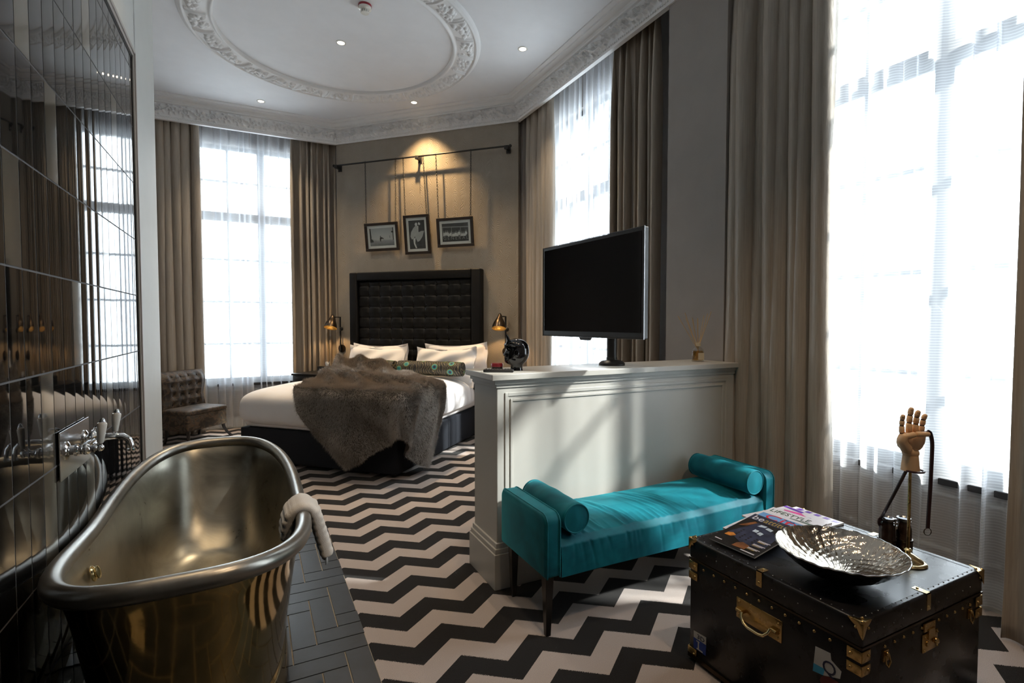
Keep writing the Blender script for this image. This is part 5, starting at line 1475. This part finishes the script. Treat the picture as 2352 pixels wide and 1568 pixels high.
mag_place(m_, (2.003, 1.560, 0.5865), -86.5, 0.145)
text('be', 0.056, c_white, c, PMm @ Matrix.Translation((0.012, 0.262, 0.0004)), name='masthead')
text('attitude', 0.056, c_gold, c, PMm @ Matrix.Translation((0.068, 0.262, 0.0004)), font_scale=(0.80, 1), name='masthead')
poly_on(c, PMm, [(0.0, 0.255), (0.21, 0.255), (0.21, 0.309), (0.0, 0.309)], c_slate, 0.0001)
poly_on(c, PMm, [(0.018, 0.10), (0.06, 0.245), (0.11, 0.24), (0.19, 0.18), (0.20, 0.07), (0.12, 0.05)], c_slate)
poly_on(c, PMm, [(0.012, 0.175), (0.045, 0.245), (0.06, 0.24), (0.04, 0.19)], c_brown, 0.0005)
for pts in ([(0.075, 0.215), (0.105, 0.222), (0.107, 0.238), (0.080, 0.236)], [(0.112, 0.215), (0.140, 0.208), (0.142, 0.226), (0.114, 0.232)], [(0.085, 0.165), (0.105, 0.165), (0.105, 0.185), (0.085, 0.187)], [(0.110, 0.158), (0.130, 0.152), (0.132, 0.174), (0.112, 0.180)]): poly_on(c, PMm, pts, c_pale, 0.0006)
for j in range(5):
    for i in range(5): poly_on(c, PMm, [(0.05 + i * 0.028, 0.085 + j * 0.016), (0.058 + i * 0.028, 0.084 + j * 0.016), (0.058 + i * 0.028, 0.092 + j * 0.016), (0.05 + i * 0.028, 0.093 + j * 0.016)], c_black, 0.0005) if i == 0 or j < 3 else None
poly_on(c, PMm, [(0.020, 0.070), (0.048, 0.072), (0.062, 0.092), (0.040, 0.105), (0.022, 0.095)], c_orange, 0.0007)
poly_on(c, PMm, [(0.095, 0.015), (0.150, 0.020), (0.150, 0.055), (0.115, 0.065), (0.098, 0.045)], c_brown, 0.0006)
for k in range(3):
    for j in range(3): poly_on(c, PMm, [(0.150, 0.115 - k * 0.035 - j * 0.006), (0.200 - j * 0.008, 0.115 - k * 0.035 - j * 0.006), (0.200 - j * 0.008, 0.1185 - k * 0.035 - j * 0.006), (0.150, 0.1185 - k * 0.035 - j * 0.006)], c_white if j < 2 else c_gold, 0.0007)
poly_on(c, PMm, [(0.012, 0.020), (0.045, 0.020), (0.045, 0.026), (0.012, 0.026)], c_white, 0.0007); poly_on(c, PMm, [(0.14, 0.008), (0.20, 0.008), (0.20, 0.014), (0.14, 0.014)], c_white, 0.0007)

# hammered bowl
bowl = thing('metal_bowl', 'wide hammered metal bowl with a black outside, on the trunk', 'bowl', (1.872, 1.108, TZT))
rgb_ = np.random.default_rng(2)
na_, nr_ = 180, 40
th = np.linspace(0, 2 * PI, na_, endpoint=False)[:, None]; q = np.linspace(0, 1, nr_)[None]
lobes = sum(rgb_.normal(0, 1) * np.sin(k * th + rgb_.uniform(0, 6)) / k ** 0.4 for k in (5, 8, 11, 15, 19, 27)) * 0.0009
def bowl_srf(off, rough):
    r = (0.205 * q ** 0.92) + off * q
    z = 0.003 + 0.104 * q ** 2.1
    r = r * (1 + lobes * q ** 3 * 4)
    z = z + rough * q ** 1.5 * (np.sin(th * 31 + 4 * np.sin(q * 6)) * 0.0012 + lobes * 1.2) + rough * 0.0008 * np.sin(th * 17 + q * 60)
    return r * np.cos(th), r * np.sin(th), z
X, Y, Z = bowl_srf(0, 1.0); V_, F_ = np_grid(X, Y, Z + 0.004, cu=True); np_mesh('bowl_inside', V_, F_, M['bowl_in'], bowl)
X, Y, Z = bowl_srf(0.001, 1.0); V_, F_ = np_grid(X, Y, Z - 0.001, cu=True); np_mesh('bowl_outside', V_, F_[:, ::-1], M['bowl_out'], bowl)
X, Y, Z = bowl_srf(0.0005, 1.0)
MB().tube([(X[i, -1], Y[i, -1], Z[i, -1] + 0.0015) for i in range(0, na_)], 0.0024, 6, closed=True).build('bowl_rim', M['steel'], bowl)

# jointed wooden hand on a brass stand
hb_ = thing('wooden_hand_stand', 'jointed wooden artist hand on a slim brass stand', 'ornament', (2.226, 1.062, TZT), R(-26.5))
mb = MB(); mb.lathe([(0.0, 0.0), (0.060, 0.0), (0.062, 0.004), (0.058, 0.009), (0.050, 0.011), (0.048, 0.016), (0.034, 0.026), (0.018, 0.036), (0.009, 0.040), (0.010, 0.046), (0.014, 0.050), (0.010, 0.055), (0.006, 0.058)], n=40); mb.build('stand_base', M['brass_pale'], hb_)
MB().cyl((0, 0, 0.055), (0, 0, 0.372), 0.0055, 0.005, 16).build('stand_rod', M['brass'], hb_)
z0_ = 0.357
hand = MB().lathe([(0.0, 0.0), (0.030, 0.0), (0.029, 0.012), (0.025, 0.058), (0.0, 0.06)], (0, 0, z0_), None, 32).build('forearm', M['wood_hand'], hb_, smooth=50)
MB().ball((0, 0, z0_ + 0.068), 0.029, 24, (1, 0.85, 0.80)).build('wrist_ball', M['wood_hand'], hb_)
# palm: lofted slices (z, centre x, half width, half depth)
mb = MB(); ps = []; fs = []; n = 28
psl = [(0.074, 0.0, 0.010, 0.008), (0.080, -0.002, 0.034, 0.018), (0.090, -0.003, 0.044, 0.021), (0.104, -0.002, 0.050, 0.022), (0.118, 0.0, 0.052, 0.021), (0.132, 0.003, 0.050, 0.019), (0.142, 0.005, 0.046, 0.016), (0.146, 0.005, 0.040, 0.010)]
for z, cx_, hw, hd in psl:
    for k in range(n):
        a = 2 * PI * k / n; f = lambda v_, e: math.copysign(abs(v_) ** e, v_)
        ps.append((cx_ + hw * f(math.cos(a), 0.8), hd * f(math.sin(a), 0.9) + (0.006 if math.sin(a) < 0 else 0) * math.exp(-(math.cos(a) / 0.5) ** 2), z0_ + z))
for i in range(len(psl) - 1):
    for k in range(n): k2 = (k + 1) % n; fs.append((i * n + k, i * n + k2, (i + 1) * n + k2, (i + 1) * n + k))
fs.append(tuple(range(n - 1, -1, -1))); fs.append(tuple((len(psl) - 1) * n + k for k in range(n)))
mb.add(ps, fs); mb.build('palm', M['wood_hand'], hb_, smooth=70)
def seg_(mb, a, b, r0_, r1_, mi=0):
    a = Vector(a); b = Vector(b); L_ = (b - a).length
    mb.lathe([(0, 0), (r0_ * 0.75, 0.001), (r0_, 0.004), (r0_ * 0.98, L_ * 0.5), (r1_, L_ - 0.004), (r1_ * 0.72, L_ - 0.001), (0, L_)], a, align(b - a), 18, mi)
for fx, tip, lean, r_ in ((-0.036, 0.216, -0.004, 0.0094), (-0.010, 0.243, 0.001, 0.0106), (0.014, 0.232, 0.003, 0.0106), (0.037, 0.218, 0.006, 0.0100)):
    zb_, L_ = 0.143, tip - 0.143; mb = MB()
    j = [0, 0.40, 0.70, 1.0]; bend = [0, -0.001, -0.004, -0.009]
    P = [Vector((fx + lean * t_, bend[i], z0_ + zb_ + L_ * t_)) for i, t_ in enumerate(j)]
    for i in range(3):
        seg_(mb, P[i] + Vector((0, 0, 0.0006)), P[i + 1] - Vector((0, 0, 0.0006)) if i < 2 else P[i + 1] - Vector((0, 0, 0.004)), r_ * (1 - 0.06 * i), r_ * (0.95 - 0.07 * i))
    mb.ball(P[3] - Vector((0, 0, r_ * 0.8)), r_ * 0.80, 14, (1, 1, 1.05))
    fg = mb.build('finger', M['wood_hand'], hb_, smooth=60)
    mb = MB()
    for i in range(3): mb.ball(P[i], r_ * 0.84, 12, (1, 1, 0.55))
    mb.build('finger_joints', M['wood_joint'], fg)
mb = MB(); T = [(-0.030, -0.016, z0_ + 0.088), (-0.050, -0.022, z0_ + 0.118), (-0.044, -0.026, z0_ + 0.134), (-0.008, -0.032, z0_ + 0.145), (0.022, -0.031, z0_ + 0.147), (0.046, -0.026, z0_ + 0.144)]
mb.tube(T[:3], lambda q: 0.019 - 0.006 * q, 16); mb.ball(T[0], 0.019, 16); mb.ball(T[2], 0.0125, 14)
seg_(mb, T[2], T[3], 0.0115, 0.0105); seg_(mb, Vector(T[3]) + Vector((0.002, 0, 0)), T[5], 0.0105, 0.0088); mb.ball(Vector(T[5]) - Vector((0.004, 0, 0)), 0.0086, 12)
mb.build('thumb', M['wood_hand'], hb_, smooth=60)

HM = Matrix.Translation((2.232, 1.058, TZT)) @ Matrix.Rotation(R(-26.5), 4, 'Z')
st = thing('leather_strap', 'dark leather strap with a ring hanging from the wooden hand', 'strap', (2.232, 1.058, TZT), R(-26.5))
pth = [(0.020, -0.012, 0.508), (0.036, -0.022, 0.510), (0.047, -0.018, 0.506), (0.058, -0.012, 0.490), (0.066, -0.008, 0.465), (0.070, -0.004, 0.430), (0.069, -0.004, 0.37), (0.067, -0.004, 0.28), (0.064, -0.004, 0.20), (0.062, -0.004, 0.135)]
def ribbon(path_, wd, th_, name, parent):
    P = [Vector(p) for p in path_]; Q = []
    for i in range(len(P) - 1):
        for k in range(5):
            t_ = k / 5; p0, p1, p2, p3 = P[max(i - 1, 0)], P[i], P[i + 1], P[min(i + 2, len(P) - 1)]
            Q.append(0.5 * ((2 * p1) + (p2 - p0) * t_ + (2 * p0 - 5 * p1 + 4 * p2 - p3) * t_ ** 2 + (3 * p1 - p0 - 3 * p2 + p3) * t_ ** 3))
    Q.append(P[-1]); ps = []; fs = []
    for i, p in enumerate(Q):
        t_ = (Q[min(i + 1, len(Q) - 1)] - Q[max(i - 1, 0)]).normalized(); s_ = Vector((1.0, 0.15, 0)); s_ = (s_ - t_ * s_.dot(t_)).normalized(); n_ = t_.cross(s_)
        for a, b2 in ((-1, -1), (1, -1), (1, 1), (-1, 1)): ps.append(p + s_ * (wd / 2 * a) + n_ * (th_ / 2 * b2))
    for i in range(len(Q) - 1):
        for k in range(4): k2 = (k + 1) % 4; fs.append((i * 4 + k, i * 4 + k2, (i + 1) * 4 + k2, (i + 1) * 4 + k))
    fs += [(3, 2, 1, 0), tuple((len(Q) - 1) * 4 + k for k in range(4))]
    return MB().add(ps, fs).build(name, M['strap'], parent, smooth=30)
ribbon(pth, 0.014, 0.0045, 'strap', st)
MB().tube([(0.062 + 0.014 * math.cos(2 * PI * k / 20), -0.004, 0.122 + 0.014 * math.sin(2 * PI * k / 20)) for k in range(20)], 0.0016, 8, closed=True).build('ring', M['bronze'], st)

# binoculars standing upright with their own strap
bn = thing('binoculars', 'old brown leather binoculars standing upright on the trunk behind the bowl', 'binoculars', (2.312, 1.150, TZT), R(-27))
for s_ in (-1, 1):
    x_ = s_ * 0.033
    b_ = MB().lathe([(0.0, 0.0), (0.031, 0.0), (0.032, 0.006), (0.032, 0.040), (0.028, 0.044), (0.0275, 0.085), (0.024, 0.100), (0.022, 0.104), (0.020, 0.118)], (x_, 0, 0), None, 32).build('barrel', M['bino'], bn, smooth=45)
    MB().lathe([(0.0325, 0.038), (0.0335, 0.042), (0.0325, 0.046)], (x_, 0, 0), None, 32).build('barrel_ring', M['bronze'], b_)
    mb = MB(); mb.lathe([(0.021, 0.116), (0.0235, 0.118), (0.0245, 0.124), (0.024, 0.130), (0.018, 0.132), (0.013, 0.127), (0.0, 0.126)], (x_, 0, 0), None, 28); mb.build('eyepiece', M['silver_edge'], b_)
    MB().tube([(x_ + s_ * 0.022, 0, 0.108), (x_ + s_ * 0.030, 0, 0.112), (x_ + s_ * 0.028, 0, 0.102)], 0.002, 8).build('strap_loop', M['steel'], b_)
mb = MB(); mb.box((0, 0, 0.108), (0.05, 0.008, 0.005)); mb.box((0, 0, 0.052), (0.05, 0.010, 0.006)); mb.cyl((0, 0, 0.03), (0, 0, 0.125), 0.004, n=12); mb.cyl((0, 0, 0.086), (0, 0, 0.098), 0.010, n=20); mb.build('bridge', M['steel'], bn, smooth=40)
A1 = HM @ Vector((-0.030, -0.008, 0.356)); B1 = Matrix(bn.matrix_basis) @ Vector((-0.062, 0.0, 0.115))
inv = Matrix(bn.matrix_basis).inverted()
a_ = inv @ A1
ribbon([(-0.062, 0.0, 0.098), (-0.066, 0.0, 0.116), (-0.052, 0.0, 0.14), tuple(Vector((-0.05, 0, 0.14)).lerp(a_, 0.5)), tuple(a_)], 0.013, 0.004, 'carrying_strap', bn)
MB().tube([tuple(a_ + Vector((0.031 * math.cos(2 * PI * k / 20) + 0.030, 0.031 * math.sin(2 * PI * k / 20), 0.003))) for k in range(20)], 0.004, 8, closed=True).build('strap_loop', M['strap'], bn)

# ------------------------------------------------------------------ bath tub
tub = thing('bath_tub', 'freestanding brass and nickel boat-shaped bath tub beside the tiled wall', 'bath tub', (-0.215, 2.639, 0.0085))
ta, tb, tn = 0.393, 0.978, 2.9
N_ = 240
th = np.linspace(0, 2 * PI, N_, endpoint=False)
def tub_ring(kx, ky, ex=0.0):
    n2 = tn + ex
    return ta * kx * np.sign(np.cos(th)) * np.abs(np.cos(th)) ** (2 / n2), tb * ky * np.sign(np.sin(th)) * np.abs(np.sin(th)) ** (2 / n2)
rx_, ry_ = tub_ring(1, 1)
tt = ry_ / tb
rz_ = 0.592 + np.where(tt > 0, 0.118, 0.128) * np.abs(tt) ** 1.55
# resample rim by arc length for an even tube
def even(xs, ys, zs, n):
    P = np.stack([xs, ys, zs], 1); P = np.vstack([P, P[:1]]); s_ = np.concatenate([[0], np.cumsum(np.linalg.norm(np.diff(P, axis=0), axis=1))])
    q = np.linspace(0, s_[-1], n, endpoint=False); return np.stack([np.interp(q, s_, P[:, i]) for i in range(3)], 1)
th = np.linspace(0, 2 * PI, 4000, endpoint=False); rx_, ry_ = tub_ring(1, 1); tt = ry_ / tb; rz_ = 0.592 + np.where(tt > 0, 0.118, 0.128) * np.abs(tt) ** 1.55
RP = even(rx_, ry_, rz_, 260)
MB().tube([tuple(p) for p in RP], 0.030, 18, closed=True).build('rim', M['tub_rim'], tub, smooth=80)
def tub_shell(levels, name, mat, flipf):
    """levels: (t, kx, ky) with t=1 at the rim and 0 at the floor level zf"""
    rows = []
    for t_, kx, ky, zf in levels:
        z = zf + (RP[:, 2] - zf) * t_
        rows.append(np.stack([RP[:, 0] * kx, RP[:, 1] * ky, z], 1))
    A = np.stack(rows, 1)        # (N, levels, 3)
    # smooth along levels by interpolation
    lv = np.linspace(0, len(levels) - 1, (len(levels) - 1) * 6 + 1)
    idx = np.arange(len(levels))
    from numpy import interp
    B = np.zeros((A.shape[0], len(lv), 3))
    for c_ in range(3):
        for i in range(A.shape[0]):
            y = A[i, :, c_]
            # catmull-rom
            i0 = np.clip(np.floor(lv).astype(int), 0, len(y) - 2); f = lv - i0
            p0 = y[np.clip(i0 - 1, 0, None)]; p1 = y[i0]; p2 = y[i0 + 1]; p3 = y[np.clip(i0 + 2, None, len(y) - 1)]
            B[i, :, c_] = 0.5 * (2 * p1 + (p2 - p0) * f + (2 * p0 - 5 * p1 + 4 * p2 - p3) * f ** 2 + (3 * p1 - p0 - 3 * p2 + p3) * f ** 3)
    V_, F_ = np_grid(B[..., 0], B[..., 1], B[..., 2], cu=True)
    if flipf: F_ = F_[:, ::-1]
    return np_mesh(name, V_, F_, mat, tub)
tub_shell([(0.985, 1.005, 1.0, 0), (0.90, 0.955, 0.972, 0), (0.78, 0.915, 0.945, 0), (0.60, 0.875, 0.905, 0), (0.42, 0.840, 0.860, 0), (0.27, 0.815, 0.815, 0), (0.19, 0.800, 0.785, 0)], 'outer_skin', M['tub_out'], True)
tub_shell([(0.20, 0.802, 0.787, 0), (0.17, 0.820, 0.800, 0), (0.15, 0.812, 0.795, 0), (0.03, 0.832, 0.815, 0), (0.0, 0.836, 0.818, 0)], 'plinth', M['tub_out'], True)
tub_shell([(0.99, 0.985, 0.993, 0.14), (0.90, 0.925, 0.960, 0.14), (0.72, 0.880, 0.915, 0.14), (0.50, 0.840, 0.860, 0.14), (0.28, 0.790, 0.790, 0.14), (0.12, 0.700, 0.700, 0.14), (0.03, 0.540, 0.600, 0.14), (0.0, 0.30, 0.40, 0.14), (0.0, 0.01, 0.01, 0.14)], 'inner_skin', M['tub_in'], False)
mb = MB(); mb.lathe([(0.0, 0.0), (0.030, 0.0), (0.030, 0.004), (0.024, 0.008), (0.020, 0.012), (0.024, 0.015), (0.024, 0.019), (0.012, 0.023), (0, 0.024)], (-0.340, -0.245, 0.505), align((1, 0, 0.25)), 28); mb.build('overflow_knob', M['brass_pale'], tub)
MB().lathe([(0.0, 0.0), (0.035, 0.0), (0.035, 0.004), (0.0, 0.006)], (0, 0.1, 0.143), None, 28).build('drain', M['brass_pale'], tub)

# towel folded over the rim
tw = thing('towel', 'small white folded towel hanging over the right-hand rim of the tub', 'towel', (0.178, 2.44, 0.60))
prof = [(-0.070, -0.085), (-0.066, -0.03), (-0.052, 0.018), (-0.030, 0.045), (0.0, 0.056), (0.028, 0.045), (0.048, 0.010), (0.062, -0.05), (0.078, -0.11), (0.092, -0.165)]
pp = np.array(prof); sg = np.concatenate([[0], np.cumsum(np.hypot(*np.diff(pp, axis=0).T))]); nS = 90
qs = np.linspace(0, sg[-1], nS); px_ = np.interp(qs, sg, pp[:, 0]); pz_ = np.interp(qs, sg, pp[:, 1])
kz = np.exp(-np.linspace(-2, 2, 15) ** 2); kz /= kz.sum()
px_ = np.convolve(np.pad(px_, 7, 'reflect', reflect_type='odd'), kz, 'valid'); pz_ = np.convolve(np.pad(pz_, 7, 'reflect', reflect_type='odd'), kz, 'valid')
tx_ = np.gradient(px_); tz_ = np.gradient(pz_); l_ = np.hypot(tx_, tz_); nxn, nzn = -tz_ / l_ * -1, tx_ / l_ * -1
nC = 48; cc = np.linspace(0, 2 * PI, nC, endpoint=False)
Xg = np.zeros((nS, nC)); Yg = np.zeros((nS, nC)); Zg = np.zeros((nS, nC))
for i in range(nS):
    s_ = qs[i] / sg[-1]
    wy2 = 0.092 + 0.008 * math.sin(s_ * 5) + 0.010 * s_
    tk = 0.018 + 0.0080 * abs(math.sin(qs[i] / 0.030 * PI)) ** 0.7 * (1 if (s_ > 0.52 or s_ < 0.3) else 0.2) + 0.004 * s_
    if i in (0, nS - 1): wy2 *= 0.9; tk *= 0.3
    yy3 = wy2 * np.sign(np.cos(cc)) * np.abs(np.cos(cc)) ** 0.45; rr3 = tk * np.sign(np.sin(cc)) * np.abs(np.sin(cc)) ** 0.7
    lay = 0.0025 * np.sin(yy3 * 60)
    Xg[i] = px_[i] + nxn[i] * -(rr3 + lay * np.sign(rr3)); Zg[i] = pz_[i] + nzn[i] * -(rr3 + lay * np.sign(rr3)); Yg[i] = yy3 - 0.030 * s_ ** 2 + 0.02 * (1 - s_)
V_, F_ = np_grid(Xg, Yg, Zg, cv=True)
np_mesh('folded_cloth', V_, F_, M['towel'], tw)
MB().add([tuple(V_[0 * nC + k]) for k in range(nC)] + [tuple(V_[(nS - 1) * nC + k]) for k in range(nC)], [tuple(range(nC)), tuple(range(2 * nC - 1, nC - 1, -1))]).build('folded_ends', M['towel'], tw, smooth=0)
mb = MB(); mb.grid(lambda a, b2: (0.086 + 0.010 * math.sin(a * 6), -0.075 + 0.05 * a, -0.13 - b2 * (0.085 - 0.02 * a)), 10, 6); mb.build('loose_corner', M['towel'], tw, solid=0.003)

# wall-mounted bath taps on a steel plate
tapx = -0.636
tp_ = thing('bath_tap', 'chrome wall-mounted bath mixer with two white porcelain levers on a steel plate', 'tap', (tapx, 2.548, 0.966))
MB().box2((0, -0.182, -0.089), (0.005, 0.182, 0.089)).build('wall_plate', M['steel'], tp_, smooth=0, bevel=0.0015)
mb = MB(); mb.tube([(0.050, -0.115, 0.012), (0.056, -0.05, 0.020), (0.058, 0.0, 0.022), (0.056, 0.05, 0.020), (0.050, 0.115, 0.012)], 0.013, 18)
for s_ in (-1, 1):
    y_ = s_ * 0.115
    mb.lathe([(0.0, 0), (0.033, 0), (0.034, 0.004), (0.026, 0.009), (0.018, 0.012), (0.017, 0.022), (0.022, 0.026), (0.022, 0.034), (0.017, 0.038), (0.018, 0.058), (0.015, 0.066)], (0.005, y_, 0.010), rotm(ry=R(90)), 28)
    mb.ball((0.062, y_, 0.010), 0.020, 18)
mb.lathe([(0.021, -0.022), (0.023, -0.015), (0.018, -0.008), (0.018, 0.012), (0.022, 0.018), (0.016, 0.026), (0.008, 0.032), (0, 0.034)], (0.058, 0, 0.022), None, 24)
mb.build('body', M['chrome'], tp_, smooth=50)
mb = MB(); mb.tube([(0.058, 0, 0.024), (0.085, 0, 0.030), (0.125, 0, 0.031), (0.155, 0, 0.027), (0.174, 0, 0.012), (0.180, 0, -0.012), (0.180, 0, -0.024)], lambda q: 0.0135 - 0.002 * q, 20)
mb.lathe([(0.015, 0), (0.015, 0.008), (0.011, 0.009)], (0.180, 0, -0.032), None, 20); mb.ball((0.058, 0, 0.024), 0.017, 16)
mb.build('spout', M['chrome'], tp_, smooth=50)
for s_ in (-1, 1):
    y_ = s_ * 0.115
    mb = MB(); mb.cyl((0.062, y_, 0.010), (0.100, y_, 0.010), 0.008, n=16); mb.lathe([(0.010, 0), (0.014, 0.003), (0.014, 0.010), (0.009, 0.013)], (0.078, y_, 0.010), rotm(ry=R(90)), 20); mb.ball((0.104, y_, 0.012), 0.0145, 18)
    mb.cyl((0.104, y_, 0.016), (0.106, y_, 0.032), 0.006, n=14)
    v_ = mb.build('valve', M['chrome'], tp_, smooth=50)
    ax_ = Vector((0.10, 0, 1)).normalized()
    MB().lathe([(0.0, 0.0), (0.0095, 0.0), (0.011, 0.004), (0.0165, 0.070), (0.0150, 0.075), (0.0, 0.076)], (0.106, y_, 0.030), align(ax_), 24).build('porcelain_lever', M['porcelain'], v_, smooth=45)
    MB().lathe([(0.0, 0.075), (0.010, 0.075), (0.012, 0.079), (0.009, 0.083), (0.008, 0.088), (0.004, 0.093), (0, 0.094)], (0.106, y_, 0.030), align(ax_), 20).build('lever_cap', M['chrome'], v_)
# a small steel diverter handle between the valves
mb = MB(); mb.cyl((0.050, 0.055, 0.030), (0.050, 0.055, 0.052), 0.009, n=16); mb.tube([(0.050, 0.055, 0.05), (0.055, 0.055, 0.064), (0.072, 0.055, 0.068), (0.084, 0.055, 0.060)], 0.005, 12); mb.build('diverter', M['chrome'], tp_)

# ------------------------------------------------------------------ slipper chair by the far window
ch = thing('slipper_chair', 'low buttoned chair in brown floral velvet by the far window', 'chair', (-0.72, 7.03, 0), R(48.2))
cw, cd = 0.60, 0.40
X, Y, Z = superslab(0.0, cw, -0.005, cd, 0.345, 0.425, 0.12, 0.5, 90, 30, 0.002, 7)
V_, F_ = np_grid(X, Y, Z, cu=True); np_mesh('seat_cushion', V_, F_, M['chair_fabric'], ch)
MB().box2((0.008, 0.006, 0.17), (cw - 0.008, cd, 0.37)).build('seat_base', M['chair_fabric'], ch, bevel=0.018, seg=3)
nU, nV = 90, 80
uu = np.linspace(0, 1, nU)[:, None]; q = np.linspace(0, 1, nV)[None]
xb = -0.005 + 0.61 * uu; zb3 = 0.40 + 0.455 * q
# waisted sides, rolled top
waist = 1 - 0.10 * np.exp(-((q - 0.35) / 0.22) ** 2)
xbb = 0.30 + (xb - 0.30) * waist
roll = 0.055 * np.clip((q - 0.72) / 0.28, 0, 1) ** 2
cu_ = uu * 5; cv_ = q * 4
dd = np.hypot((cu_ - np.round(cu_)) * 0.12, (cv_ - 0.5 - np.round(cv_ - 0.5)) * 0.11)
tuft = 0.035 * (1 - np.exp(-(dd / 0.035) ** 1.3)) * np.clip(np.minimum(uu, 1 - uu) * 8, 0, 1) * np.clip(np.minimum(q, 1 - q) * 8, 0, 1)
yf = cd - 0.055 - tuft + roll + 0.01; yb = cd + 0.04 + roll + 0 * uu
V1, F1 = np_grid(xbb + 0 * q, yf, zb3 + 0 * uu); V2, F2 = np_grid(xbb + 0 * q, yb + 0 * q, zb3 + 0 * uu)
top = []
bo = []
edgeF = []
for i in range(nU - 1): edgeF.append((i * nV + nV - 1, (i + 1) * nV + nV - 1, nU * nV + (i + 1) * nV + nV - 1, nU * nV + i * nV + nV - 1))
for j in range(nV - 1): edgeF.append((j, j + 1, nU * nV + j + 1, nU * nV + j)); o0 = (nU - 1) * nV; edgeF.append((o0 + j, nU * nV + o0 + j, nU * nV + o0 + j + 1, o0 + j + 1))
bk = np_mesh('backrest', np.concatenate([V1, V2]), np.concatenate([F1, F2[:, ::-1] + nU * nV, np.array(edgeF)]), M['chair_fabric'], ch)
mb = MB()
for i in range(1, 5):
    for j in range(4):
        mb.ball((0.30 + (i * 0.122 - 0.305) * 0.96, cd - 0.052, 0.40 + (j + 0.5) * 0.114), 0.009, 10)
mb.build('buttons', M['black_wood'], bk)
for lx_, ly_, ox_, oy_ in ((0.05, 0.04, 0.0, 0.0), (cw - 0.05, 0.04, 0.10, -0.05), (0.06, cd - 0.03, -0.02, 0.02), (cw - 0.06, cd - 0.03, 0.06, 0.10)):
    MB().tube([(lx_, ly_, 0.20), (lx_ + ox_ * 0.15, ly_ + oy_ * 0.15, 0.13), (lx_ + ox_ * 0.5, ly_ + oy_ * 0.5, 0.06), (lx_ + ox_, ly_ + oy_, 0.0)], lambda q: 0.022 - 0.008 * q, 12).build('leg', M['black_wood'], ch)
